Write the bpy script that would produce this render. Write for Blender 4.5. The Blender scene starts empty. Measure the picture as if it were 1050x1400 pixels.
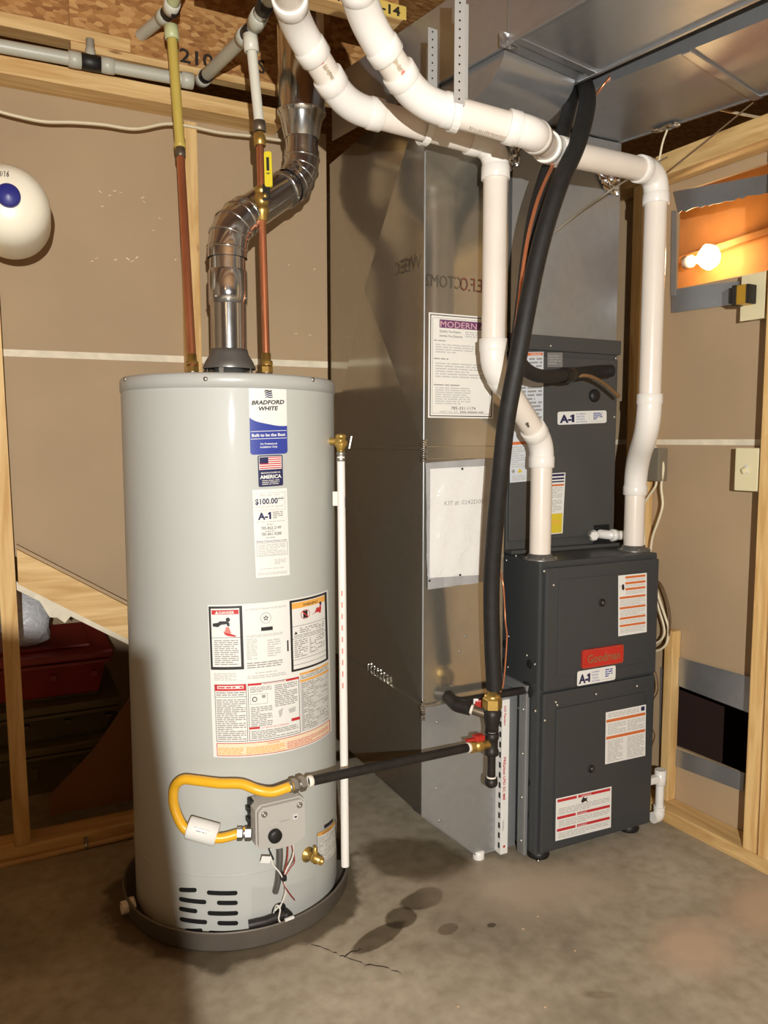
import bpy, bmesh, math, random
from mathutils import Vector as V, Matrix
random.seed(7)
SC = bpy.context.scene
COL = SC.collection
# ------------------------------------------------------------------ camera
FOC, PITCH, YAW, CAMZ = 1051.0, math.radians(5.3), math.radians(26), 1.2
O = V((0, 0, CAMZ))
FW = V((math.sin(YAW)*math.cos(PITCH), math.cos(YAW)*math.cos(PITCH), -math.sin(PITCH)))
RT = V((math.cos(YAW), -math.sin(YAW), 0))
UP = RT.cross(FW)
cam = bpy.data.cameras.new('camera')
cam.sensor_fit = 'VERTICAL'
cam.sensor_height = 24.0
cam.lens = 24.0*FOC/1400.0
cam.clip_start = 0.02
co = bpy.data.objects.new('camera', cam)
COL.objects.link(co)
co.location = O
co.rotation_euler = (math.pi/2-PITCH, 0, -YAW)
SC.camera = co
# ------------------------------------------------------------------ world, lights, exposure
w = bpy.data.worlds.new('basement_ambient')
SC.world = w
w.use_nodes = True
w.node_tree.nodes['Background'].inputs[0].default_value = (0.55, 0.36, 0.17, 1)
w.node_tree.nodes['Background'].inputs[1].default_value = 0.16
LAMP = O + RT*0.16 + V((0, 0, 0.11)) - V((math.sin(YAW), math.cos(YAW), 0))*0.55
def point_light(name, loc, power, col, rad):
    l = bpy.data.lights.new(name, 'POINT')
    l.energy = power; l.color = col; l.shadow_soft_size = rad
    o = bpy.data.objects.new(name, l); COL.objects.link(o); o.location = loc
    return o
point_light('near_camera_light', LAMP, 285, (1.0, 0.985, 0.945), 0.008)  # main source near the camera; the lamp body around it is added
point_light('ceiling_bulb_light', (-1.1, -0.9, 2.05), 4.2, (1.0, 0.64, 0.33), 0.12)
vs = SC.view_settings
vs.view_transform = 'Standard'; vs.look = 'None'; vs.gamma = 1.0; vs.use_curve_mapping = False
vs.exposure = 0.0
SC.cycles.max_bounces = 8; SC.cycles.glossy_bounces = 4; SC.cycles.diffuse_bounces = 4

# ------------------------------------------------------------------ pixel -> place helpers
def ray(x, y): return FW + RT*((x-525)/FOC) + UP*((700-y)/FOC)
def pt(x, y, t): return O + ray(x, y)*t
def pz(x, y, z): d = ray(x, y); return O + d*((z-O.z)/d.z)
def px(x, y, X): d = ray(x, y); return O + d*(X/d.x)
def py(x, y, Y): d = ray(x, y); return O + d*(Y/d.y)
AX = V((0.5203, 1.9716, 0)); RAD = 0.267           # water heater axis and radius
def cyl(x, y, off=0.0):
    d = ray(x, y); a = d.x*d.x+d.y*d.y
    b = -(d.x*AX.x+d.y*AX.y); c = AX.x**2+AX.y**2-(RAD+off)**2
    q = max(b*b-a*c, 0)
    t = (-b-math.sqrt(q))/a
    return O + d*t
def cth(p): return math.atan2(p.x-AX.x, -(p.y-AX.y)), p.z
def cpt(th, z, off=0.0): r = RAD+off; return V((AX.x+r*math.sin(th), AX.y-r*math.cos(th), z))
RW0 = V((1.814, 1.726, 0)); RWD = V((0.081, -0.9967, 0)); RWN = V((0.9967, 0.081, 0))
def rw(s, off, z): return RW0 + RWD*s + RWN*off + V((0, 0, z))
def rwp(x, y, off=0.0):
    r = ray(x, y); t = (RW0+RWN*off-O).dot(RWN)/r.dot(RWN); p = O+r*t
    return (p-RW0).dot(RWD), p.z

# ------------------------------------------------------------------ materials
def lin(c):
    o = []
    for k in c[:3]:
        k = k/255.0
        o.append(k/12.92 if k <= 0.04045 else ((k+0.055)/1.055)**2.4)
    return (*o, 1)
def base_mat(name):
    m = bpy.data.materials.new(name); m.use_nodes = True
    nt = m.node_tree; b = nt.nodes['Principled BSDF']
    return m, nt, b
def nd(nt, t, **kw):
    n = nt.nodes.new(t)
    for k, v in kw.items():
        if k.startswith('i_'): n.inputs[k[2:].replace('_', ' ')].default_value = v
        else: setattr(n, k, v)
    return n
def ramp(nt, src, stops):
    r = nt.nodes.new('ShaderNodeValToRGB')
    while len(r.color_ramp.elements) < len(stops): r.color_ramp.elements.new(0.5)
    for e, (p, c) in zip(r.color_ramp.elements, stops): e.position = p; e.color = c
    nt.links.new(src, r.inputs[0]); return r
def coords(nt, scale=(1, 1, 1), rot=(0, 0, 0)):
    g = nt.nodes.new('ShaderNodeNewGeometry'); mp = nt.nodes.new('ShaderNodeMapping')
    mp.inputs['Scale'].default_value = scale; mp.inputs['Rotation'].default_value = rot
    nt.links.new(g.outputs['Position'], mp.inputs[0]); return mp.outputs[0]
def bump(nt, b, h, strength, dist=0.002):
    bp = nd(nt, 'ShaderNodeBump'); bp.inputs['Strength'].default_value = strength; bp.inputs['Distance'].default_value = dist
    nt.links.new(h, bp.inputs['Height']); nt.links.new(bp.outputs[0], b.inputs['Normal'])
def M(name, c, rough=0.5, metal=0.0, var=0.0, sc=12, bmp=0.0, bsc=60, coat=0.0, crough=0.12, emit=None, es=0, rvar=0.0, aniso=(1, 1, 1)):
    m, nt, b = base_mat(name)
    col = lin(c)
    b.inputs['Base Color'].default_value = col
    b.inputs['Roughness'].default_value = rough; b.inputs['Metallic'].default_value = metal
    b.inputs['Coat Weight'].default_value = coat; b.inputs['Coat Roughness'].default_value = crough
    if var or rvar:
        n = nd(nt, 'ShaderNodeTexNoise'); n.inputs['Scale'].default_value = sc; n.inputs['Detail'].default_value = 5
        nt.links.new(coords(nt, aniso), n.inputs['Vector'])
        if var:
            r = ramp(nt, n.outputs[0], [(0.3, tuple(k*(1-var) for k in col[:3])+(1,)), (0.7, tuple(min(1, k*(1+var)) for k in col[:3])+(1,))])
            nt.links.new(r.outputs[0], b.inputs['Base Color'])
        if rvar:
            r2 = ramp(nt, n.outputs[0], [(0.3, (max(0, rough-rvar),)*3+(1,)), (0.7, (rough+rvar,)*3+(1,))])
            nt.links.new(r2.outputs[0], b.inputs['Roughness'])
    if bmp:
        n2 = nd(nt, 'ShaderNodeTexNoise'); n2.inputs['Scale'].default_value = bsc; n2.inputs['Detail'].default_value = 4
        nt.links.new(coords(nt, aniso), n2.inputs['Vector']); bump(nt, b, n2.outputs[0], bmp)
    if emit:
        b.inputs['Emission Color'].default_value = (*emit, 1); b.inputs['Emission Strength'].default_value = es
    return m
def wood(name, c1, c2, scale=(6, 6, 0.5), rough=0.65):
    m, nt, b = base_mat(name)
    v = coords(nt, scale)
    n = nd(nt, 'ShaderNodeTexNoise'); n.inputs['Scale'].default_value = 7; n.inputs['Detail'].default_value = 8; n.inputs['Distortion'].default_value = 0.8
    nt.links.new(v, n.inputs['Vector'])
    r = ramp(nt, n.outputs[0], [(0.32, lin(c2)), (0.62, lin(c1))])
    kn = nd(nt, 'ShaderNodeTexVoronoi'); kn.inputs['Scale'].default_value = 1.7
    nt.links.new(coords(nt, tuple(max(k, 1.6) for k in scale)), kn.inputs['Vector'])
    kr = ramp(nt, kn.outputs['Distance'], [(0.03, (0.25, 0.12, 0.05, 1)), (0.075, (1, 1, 1, 1))])
    mx = nd(nt, 'ShaderNodeMixRGB', blend_type='MULTIPLY'); mx.inputs[0].default_value = 1.0
    nt.links.new(r.outputs[0], mx.inputs[1]); nt.links.new(kr.outputs[0], mx.inputs[2])
    nt.links.new(mx.outputs[0], b.inputs['Base Color']); b.inputs['Roughness'].default_value = rough
    bump(nt, b, n.outputs[0], 0.25); return m
def osb():
    m, nt, b = base_mat('oriented_strand_board')
    v = nd(nt, 'ShaderNodeTexVoronoi'); v.inputs['Scale'].default_value = 1.0
    nt.links.new(coords(nt, (45, 160, 90), (0.3, 0.2, 0.5)), v.inputs['Vector'])
    r = ramp(nt, v.outputs['Color'], [(0.1, lin((140, 92, 46))), (0.5, lin((172, 122, 66))), (0.9, lin((200, 156, 98)))])
    nt.links.new(r.outputs[0], b.inputs['Base Color']); b.inputs['Roughness'].default_value = 0.7
    bump(nt, b, v.outputs['Distance'], 0.3); return m
def galv(name, tint=(150, 150, 146), rough=0.24, rv=0.06, wav=0.25, met=0.72):
    m, nt, b = base_mat(name)
    v = nd(nt, 'ShaderNodeTexVoronoi'); v.inputs['Scale'].default_value = 45
    nt.links.new(coords(nt), v.inputs['Vector'])
    c = lin(tint)
    r = ramp(nt, v.outputs['Color'], [(0.0, tuple(k*0.955 for k in c[:3])+(1,)), (1.0, tuple(min(1, k*1.03) for k in c[:3])+(1,))])
    nt.links.new(r.outputs[0], b.inputs['Base Color']); b.inputs['Metallic'].default_value = met
    n = nd(nt, 'ShaderNodeTexNoise'); n.inputs['Scale'].default_value = 5; n.inputs['Detail'].default_value = 6
    nt.links.new(coords(nt), n.inputs['Vector'])
    r2 = ramp(nt, n.outputs[0], [(0.3, (rough-rv,)*3+(1,)), (0.7, (rough+rv,)*3+(1,))])
    nt.links.new(r2.outputs[0], b.inputs['Roughness'])
    n3 = nd(nt, 'ShaderNodeTexNoise'); n3.inputs['Scale'].default_value = 4.0; n3.inputs['Detail'].default_value = 1
    nt.links.new(coords(nt), n3.inputs['Vector']); bump(nt, b, n3.outputs[0], wav, 0.008)
    return m
def concrete():
    m, nt, b = base_mat('concrete')
    n = nd(nt, 'ShaderNodeTexNoise'); n.inputs['Scale'].default_value = 2.2; n.inputs['Detail'].default_value = 9; n.inputs['Roughness'].default_value = 0.62
    nt.links.new(coords(nt), n.inputs['Vector'])
    r = ramp(nt, n.outputs[0], [(0.28, lin((122, 111, 93))), (0.48, lin((158, 147, 127))), (0.72, lin((184, 172, 152)))])
    n2 = nd(nt, 'ShaderNodeTexNoise'); n2.inputs['Scale'].default_value = 26; n2.inputs['Detail'].default_value = 6
    nt.links.new(coords(nt), n2.inputs['Vector'])
    r2 = ramp(nt, n2.outputs[0], [(0.3, (0.78, 0.76, 0.72, 1)), (0.6, (1, 1, 1, 1))])
    mx = nd(nt, 'ShaderNodeMixRGB', blend_type='MULTIPLY'); mx.inputs[0].default_value = 1.0
    nt.links.new(r.outputs[0], mx.inputs[1]); nt.links.new(r2.outputs[0], mx.inputs[2])
    nt.links.new(mx.outputs[0], b.inputs['Base Color'])
    rr = ramp(nt, n.outputs[0], [(0.3, (0.42,)*3+(1,)), (0.7, (0.7,)*3+(1,))]); nt.links.new(rr.outputs[0], b.inputs['Roughness'])
    bump(nt, b, n2.outputs[0], 0.25, 0.003)
    n4 = nd(nt, 'ShaderNodeTexNoise'); n4.inputs['Scale'].default_value = 9; n4.inputs['Detail'].default_value = 6
    nt.links.new(coords(nt), n4.inputs['Vector'])
    def mask(cx, cy, rx, ry, rot, jag, lo, hi):
        g = nt.nodes.new('ShaderNodeNewGeometry'); sub = nd(nt, 'ShaderNodeVectorMath', operation='SUBTRACT')
        nt.links.new(g.outputs['Position'], sub.inputs[0]); sub.inputs[1].default_value = (cx, cy, 0)
        ro = nd(nt, 'ShaderNodeVectorRotate', rotation_type='Z_AXIS'); ro.inputs['Angle'].default_value = -rot
        nt.links.new(sub.outputs[0], ro.inputs['Vector'])
        sc2 = nd(nt, 'ShaderNodeVectorMath', operation='MULTIPLY'); sc2.inputs[1].default_value = (1/rx, 1/ry, 0); nt.links.new(ro.outputs[0], sc2.inputs[0])
        ln = nd(nt, 'ShaderNodeVectorMath', operation='LENGTH'); nt.links.new(sc2.outputs[0], ln.inputs[0])
        ad = nd(nt, 'ShaderNodeMath', operation='MULTIPLY_ADD'); nt.links.new(n4.outputs[0], ad.inputs[0]); ad.inputs[1].default_value = jag; nt.links.new(ln.outputs['Value'], ad.inputs[2])
        ad2 = nd(nt, 'ShaderNodeMath', operation='MULTIPLY_ADD'); nt.links.new(ad.outputs[0], ad2.inputs[0]); ad2.inputs[1].default_value = 0.6; ad2.inputs[2].default_value = -0.3*jag
        return ramp(nt, ad2.outputs[0], [(0, (1, 1, 1, 1)), (lo*0.6, (1, 1, 1, 1)), (hi*0.6, (0, 0, 0, 1))]).outputs[0]
    def mark_floor(src, mk, col, mode='MULTIPLY'):
        q = nd(nt, 'ShaderNodeMixRGB', blend_type=mode); nt.links.new(mk, q.inputs[0]); nt.links.new(src, q.inputs[1]); q.inputs[2].default_value = col; return q.outputs[0]
    out = mx.outputs[0]
    for a in FLOOR_MARKS: out = mark_floor(out, mask(*a[:8]), a[8], a[9])
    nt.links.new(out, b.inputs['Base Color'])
    return m
def fl2(x0, y0, x1, y1, ry, jag=0.9, lo=0.8, hi=0.95, col=(0.36, 0.33, 0.28, 1)):
    a, b = pz(x0, y0, 0), pz(x1, y1, 0); d = b-a
    return ((a.x+b.x)/2, (a.y+b.y)/2, d.length*0.60, ry, math.atan2(d.y, d.x), jag, lo, hi, col, 'MULTIPLY')
def fm(x, y, rx, ry, deg, jag, lo, hi, col, mode='MULTIPLY'):
    p = pz(x, y, 0); return (p.x, p.y, rx, ry, math.radians(deg), jag, lo, hi, col, mode)
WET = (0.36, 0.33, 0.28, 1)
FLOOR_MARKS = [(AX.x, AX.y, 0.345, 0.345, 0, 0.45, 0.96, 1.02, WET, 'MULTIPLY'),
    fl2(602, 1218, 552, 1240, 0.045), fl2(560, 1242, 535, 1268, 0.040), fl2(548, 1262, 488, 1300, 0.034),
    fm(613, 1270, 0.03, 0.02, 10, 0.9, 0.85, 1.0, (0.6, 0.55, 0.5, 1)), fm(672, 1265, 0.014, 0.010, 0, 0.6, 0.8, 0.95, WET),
    fl2(500, 1160, 640, 1185, 0.12, 0.9, 0.75, 1.0, (0.5, 0.46, 0.4, 1)),  # wide patch of darker concrete at the duct boot
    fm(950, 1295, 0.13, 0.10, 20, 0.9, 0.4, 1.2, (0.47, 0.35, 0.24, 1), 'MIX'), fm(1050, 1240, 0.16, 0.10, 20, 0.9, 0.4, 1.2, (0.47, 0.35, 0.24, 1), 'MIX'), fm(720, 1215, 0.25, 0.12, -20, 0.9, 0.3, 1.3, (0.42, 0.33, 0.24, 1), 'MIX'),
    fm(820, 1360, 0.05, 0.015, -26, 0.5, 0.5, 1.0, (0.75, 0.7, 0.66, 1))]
def clear(name, tint=(1, 1, 1), alpha=0.25, rough=0.12):
    m, nt, b = base_mat(name)
    b.inputs['Base Color'].default_value = (*tint, 1); b.inputs['Roughness'].default_value = rough; b.inputs['Alpha'].default_value = alpha
    n2 = nd(nt, 'ShaderNodeTexNoise'); n2.inputs['Scale'].default_value = 22; n2.inputs['Distortion'].default_value = 2.0
    nt.links.new(coords(nt), n2.inputs['Vector']); bump(nt, b, n2.outputs[0], 0.8, 0.01)
    return m
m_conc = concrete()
m_damp = M('damp_concrete', (88, 76, 58), 0.32, var=0.25, sc=14, bmp=0.15)
m_dust = M('dusty_concrete', (178, 152, 122), 0.75, var=0.2, sc=14, bmp=0.15)
m_crack = M('crack_dark', (52, 42, 32), 0.9)
m_kraft = M('drywall_kraft_paper', (172, 148, 116), 0.8, var=0.06, sc=3, bmp=0.05, bsc=90)
m_gyp = M('gypsum_edge', (225, 214, 190), 0.85, var=0.1, sc=30)
m_lum = wood('lumber_upright', (224, 188, 128), (196, 152, 90))
m_lumx = wood('lumber_along', (224, 190, 132), (194, 152, 92), (0.5, 6, 6))
m_lumy = wood('lumber_across', (214, 180, 122), (184, 144, 86), (6, 0.5, 6))
m_osb = osb()
m_galv = galv('galvanized_duct', (178, 172, 158), 0.15, 0.03, 0.05, 0.83)
m_galv2 = galv('galvanized_trunk', (168, 170, 172), 0.36, 0.08, 0.4, 0.76)
m_galvd = galv('galvanized_plenum', (172, 174, 174), 0.38, 0.05, 0.3, 0.66)
m_flue = galv('flue_steel', (205, 207, 208), 0.15, 0.04, 0.15, 0.97)
m_foil = M('crinkled_foil', (225, 225, 225), 0.15, 1.0, bmp=1.0, bsc=60)
m_jack = M('heater_enamel', (182, 184, 178), 0.55, var=0.02, sc=2, coat=0.22, crough=0.07)
m_cap = M('heater_cap_enamel', (176, 177, 172), 0.35)
m_hood = M('hood_grey', (120, 118, 114), 0.4, 0.6)
m_black = M('black_plastic', (22, 20, 19), 0.5)
m_void = M('dark_opening', (7, 6, 5), 0.9)
m_pan = M('drain_pan_grey', (112, 104, 94), 0.45, 0.3, var=0.1)
m_furn = M('furnace_charcoal', (58, 60, 61), 0.42, var=0.04, sc=3)
m_furn2 = M('coil_case_charcoal', (70, 70, 68), 0.42, var=0.04, sc=3)
m_rub = M('black_rubber_foam', (24, 22, 20), 0.62, var=0.35, sc=45, bmp=0.35, bsc=120)
m_pvc = M('white_pvc', (228, 218, 206), 0.26, var=0.03, sc=10)
m_pvcf = M('white_pvc_fitting', (232, 228, 220), 0.24)
m_pvcs = M('pvc_smudge', (176, 160, 138), 0.5, var=0.3, sc=60)
m_red = M('red_print', (190, 40, 44), 0.5)
m_pink = M('red_ink_faded', (214, 120, 110), 0.5)
m_cpvc = M('grey_plumbing_plastic', (186, 184, 168), 0.38, var=0.06, sc=8)
m_cpvcy = M('yellowed_plastic', (196, 172, 84), 0.35, var=0.08, sc=8)
m_cpvcg = M('greenish_plastic', (196, 200, 150), 0.38)
m_cpvcc = M('pale_plastic', (214, 212, 196), 0.35)
m_cop = M('copper', (222, 146, 106), 0.32, 0.85, var=0.18, sc=14, aniso=(1, 1, 0.3))
m_brass = M('brass', (206, 172, 96), 0.34, 0.85, var=0.12, sc=40)
m_steel = M('zinc_steel', (176, 174, 166), 0.45, 1.0)
m_iron = M('black_iron', (44, 40, 37), 0.48, 0.35, var=0.25, sc=50, bmp=0.15)
m_ironl = M('worn_iron', (120, 108, 92), 0.42, 0.7, var=0.2, sc=40)
m_tape = M('thread_tape', (228, 220, 205), 0.6)
m_yel = M('yellow_gas_flex', (232, 176, 40), 0.35)
m_yelh = M('yellow_handle', (226, 206, 50), 0.4)
m_redh = M('red_handle', (176, 44, 32), 0.4)
m_white = M('label_white', (226, 225, 219), 0.42)
m_paper = M('paper', (222, 219, 210), 0.6)
m_ink = M('ink_black', (38, 34, 34), 0.5)
m_grey = M('ink_grey', (150, 147, 142), 0.5)
m_grey2 = M('ink_light_grey', (186, 184, 179), 0.5)
m_shade = M('print_panel_grey', (206, 205, 200), 0.5)
m_blue = M('label_blue', (52, 66, 150), 0.4)
m_navy = M('label_navy', (38, 38, 78), 0.4)
m_orange = M('label_orange', (206, 108, 52), 0.5)
m_amber = M('label_amber', (232, 170, 80), 0.5)
m_cream = M('label_cream', (236, 216, 184), 0.5)
m_yell = M('label_yellow', (216, 190, 50), 0.5)
m_purp = M('label_purple', (104, 60, 96), 0.5)
m_purpt = M('label_mauve', (212, 170, 176), 0.5)
m_silver = M('label_silver', (150, 150, 150), 0.4, 0.5)
m_badge = M('badge_red', (188, 44, 36), 0.3, var=0.08)
m_badget = M('badge_letter_tan', (150, 92, 62), 0.4)
m_valve = M('gas_control_grey', (176, 172, 164), 0.5)
m_cable = M('cream_cable', (222, 208, 176), 0.5)
m_cable2 = M('brown_cable', (96, 68, 40), 0.5)
m_wr = M('red_wire', (150, 50, 44), 0.5)
m_ww = M('white_wire', (224, 220, 210), 0.5)
m_beige = M('switch_plate_beige', (222, 212, 172), 0.45)
m_jbox = M('junction_box_grey', (140, 130, 112), 0.5, 0.4)
m_tank = M('tank_white', (236, 228, 206), 0.35)
m_bluec = M('cap_blue', (42, 44, 120), 0.4)
m_tote = M('tote_red', (150, 46, 38), 0.45)
m_toteo = M('tote_olive', (104, 92, 56), 0.5)
m_bag = clear('grey_plastic_film', (0.75, 0.75, 0.76), 0.85, 0.25)
m_film = clear('clear_pouch_film', (0.95, 0.95, 0.95), 0.24, 0.10)
m_cavity = M('cavity_board', (176, 118, 66), 0.7, var=0.1)
m_bulb = M('lit_bulb', (255, 230, 180), 0.3, emit=(1.0, 0.72, 0.34), es=45)
m_mark = M('stencil_ink', (40, 30, 22), 0.8)
m_faint = M('faint_stamp', (150, 142, 126), 0.18, 0.86)
m_faintr = M('faint_red_stamp', (156, 104, 92), 0.25, 0.8)
m_spun = M('yellow_tag', (216, 186, 92), 0.6)
m_core = M('laminated_core', (206, 164, 60), 0.35, 0.6)
m_flap = M('added_lamp_black', (30, 30, 30), 0.5)
m_reflector = M('added_lamp_reflector', (210, 210, 205), 0.3, 1.0)

# ------------------------------------------------------------------ mesh builder
class Fr:
    def __init__(s, o, ex, ey, ez): s.o, s.x, s.y, s.z = V(o), V(ex), V(ey), V(ez)
    def __call__(s, p): return s.o+s.x*p[0]+s.y*p[1]+s.z*p[2]
def axes(d):
    d = V(d).normalized()
    a = V((0, 0, 1)) if abs(d.z) < 0.9 else V((1, 0, 0))
    x = d.cross(a).normalized(); y = d.cross(x).normalized()
    return x, y, d
def fillet(pts, r, n=7):
    pts = [V(p) for p in pts]
    rs = r if isinstance(r, (list, tuple)) else [r]*len(pts)
    out = [pts[0]]
    for i in range(1, len(pts)-1):
        a, b, c = pts[i-1], pts[i], pts[i+1]
        u, v = (a-b), (c-b)
        ang = u.angle(v); k = min(rs[i]/math.tan(ang/2) if ang > 1e-3 else 0, u.length*0.49, v.length*0.49)
        p0, p1 = b+u.normalized()*k, b+v.normalized()*k
        for j in range(n+1):
            t = j/n
            out.append(p0*(1-t)**2+b*2*t*(1-t)+p1*t*t)
    out.append(pts[-1]); return out
def smooth(pts, n=6):
    pts = [V(p) for p in pts]; out = []
    P = [pts[0]*2-pts[1]]+pts+[pts[-1]*2-pts[-2]]
    for i in range(1, len(P)-2):
        a, b, c, d = P[i-1:i+3]
        for j in range(n):
            t = j/n
            out.append(0.5*((2*b)+(c-a)*t+(2*a-5*b+4*c-d)*t*t+(3*b-a-3*c+d)*t**3))
    out.append(pts[-1]); return out
class MB:
    def __init__(s): s.v = []; s.f = []; s.m = []; s.s = []
    def add(s, vs, fs, mat, sm=False):
        k = len(s.v); s.v += [V(p) for p in vs]
        for f in fs: s.f.append([i+k for i in f]); s.m.append(mat); s.s.append(sm)
        return s
    def box(s, a, b, mat, bev=0.0, fr=None):
        lo = [min(a[i], b[i]) for i in range(3)]; hi = [max(a[i], b[i]) for i in range(3)]
        if bev <= 0:
            vs = [(x, y, z) for x in (lo[0], hi[0]) for y in (lo[1], hi[1]) for z in (lo[2], hi[2])]
            fs = [(0, 1, 3, 2), (4, 6, 7, 5), (0, 4, 5, 1), (2, 3, 7, 6), (0, 2, 6, 4), (1, 5, 7, 3)]
        else:
            bm = bmesh.new(); bmesh.ops.create_cube(bm, size=1)
            for q in bm.verts: q.co = V([lo[i]+(hi[i]-lo[i])*(q.co[i]+0.5) for i in range(3)])
            bmesh.ops.bevel(bm, geom=list(bm.edges), offset=bev, segments=2, profile=0.6, affect='EDGES')
            bm.verts.index_update(); vs = [q.co.copy() for q in bm.verts]; fs = [[q.index for q in f.verts] for f in bm.faces]; bm.free()
        if fr: vs = [fr(p) for p in vs]
        return s.add(vs, fs, mat, False)
    def tube(s, path, r, mat, n=14, caps=True):
        path = [V(p) for p in path]; q = [path[0]]
        rl = [r[0]] if isinstance(r, (list, tuple)) else None
        for i, p in enumerate(path[1:]):
            if (p-q[-1]).length > 1e-6 or rl:
                q.append(p)
                if rl is not None: rl.append(r[i+1])
        path = q; N = len(path); rs = rl or [r]*N
        T = []
        for i in range(N):
            a = path[max(i-1, 0)]; b = path[min(i+1, N-1)]; d = (b-a)
            T.append(d.normalized() if d.length > 1e-9 else (T[-1] if T else V((0, 0, 1))))
        x, y, _ = axes(T[0]); vs = []; fs = []
        for i in range(N):
            if i:
                qn = T[i-1].rotation_difference(T[i]); x = qn @ x; x = (x-T[i]*x.dot(T[i])).normalized()
            y = T[i].cross(x)
            for k in range(n):
                a = 2*math.pi*k/n; vs.append(path[i]+(x*math.cos(a)+y*math.sin(a))*rs[i])
        for i in range(N-1):
            for k in range(n):
                k2 = (k+1) % n; fs.append((i*n+k, i*n+k2, (i+1)*n+k2, (i+1)*n+k))
        s.add(vs, fs, mat, True)
        if caps:
            s.add(vs[:n], [list(range(n))[::-1]], mat); s.add(vs[-n:], [list(range(n))], mat)
        return s
    def lathe(s, o, d, prof, mat, n=24, sm=True, ph=0.0):
        x, y, d = axes(d); o = V(o); vs = []; fs = []
        for (r, h) in prof:
            for k in range(n):
                a = 2*math.pi*k/n+ph; vs.append(o+d*h+(x*math.cos(a)+y*math.sin(a))*max(r, 1e-5))
        for i in range(len(prof)-1):
            for k in range(n):
                k2 = (k+1) % n; fs.append((i*n+k, i*n+k2, (i+1)*n+k2, (i+1)*n+k))
        return s.add(vs, fs, mat, sm)
    def disc(s, o, d, r, h, mat, n=16, bev=0.0):
        b = bev or min(h, r)*0.2
        return s.lathe(o, d, [(0, 0), (r, 0), (r, h-b), (r-b, h), (0, h)], mat, n, False)
    def hex(s, o, d, r, h, mat): return s.disc(o, d, r, h, mat, 6)
    def prism(s, poly, h, mat, fr):
        n = len(poly)
        vs = [fr((p[0], p[1], 0)) for p in poly]+[fr((p[0], p[1], h)) for p in poly]
        fs = [list(range(n))[::-1], list(range(n, 2*n))]+[(i, (i+1) % n, n+(i+1) % n, n+i) for i in range(n)]
        return s.add(vs, fs, mat)
    def build(s, name, parent=None, loc=None):
        me = bpy.data.meshes.new(name); mats = []
        for m in s.m:
            if m not in mats: mats.append(m)
        if parent is not None: loc = wloc(parent)
        elif loc is None:
            xs = [p.x for p in s.v]; ys = [p.y for p in s.v]; zs = [p.z for p in s.v]
            loc = V(((min(xs)+max(xs))/2, (min(ys)+max(ys))/2, min(zs)))
        me.from_pydata([p-loc for p in s.v], [], s.f)
        for m in mats: me.materials.append(m)
        me.polygons.foreach_set('material_index', [mats.index(m) for m in s.m])
        me.polygons.foreach_set('use_smooth', s.s)
        bm = bmesh.new(); bm.from_mesh(me); bmesh.ops.recalc_face_normals(bm, faces=bm.faces); bm.to_mesh(me); bm.free()
        o = bpy.data.objects.new(name, me); COL.objects.link(o)
        if parent is not None: o.parent = parent; o['_w'] = list(loc)
        else: o.location = loc; o['_w'] = list(loc)
        return o
def wloc(o): return V(o['_w'])
def thing(name, label, cat, loc, group=None):
    o = bpy.data.objects.new(name, None); COL.objects.link(o); o.empty_display_size = 0.05
    o.location = loc; o['_w'] = list(loc); o['label'] = label; o['category'] = cat
    if group: o['group'] = group
    return o
def tag(o, label, cat, group=None):
    o['label'] = label; o['category'] = cat
    if group: o['group'] = group
    return o
def struct(name, mb=None, loc=(0, 0, 0)):
    if mb: o = mb.build(name)
    else:
        o = bpy.data.objects.new(name, None); COL.objects.link(o); o.location = loc; o['_w'] = list(loc)
    o['kind'] = 'structure'; return o
def B(a, b, mat, bev=0.0, fr=None): return MB().box(a, b, mat, bev, fr)
def T(path, r, mat, n=14, caps=True): return MB().tube(path, r, mat, n, caps)

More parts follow.
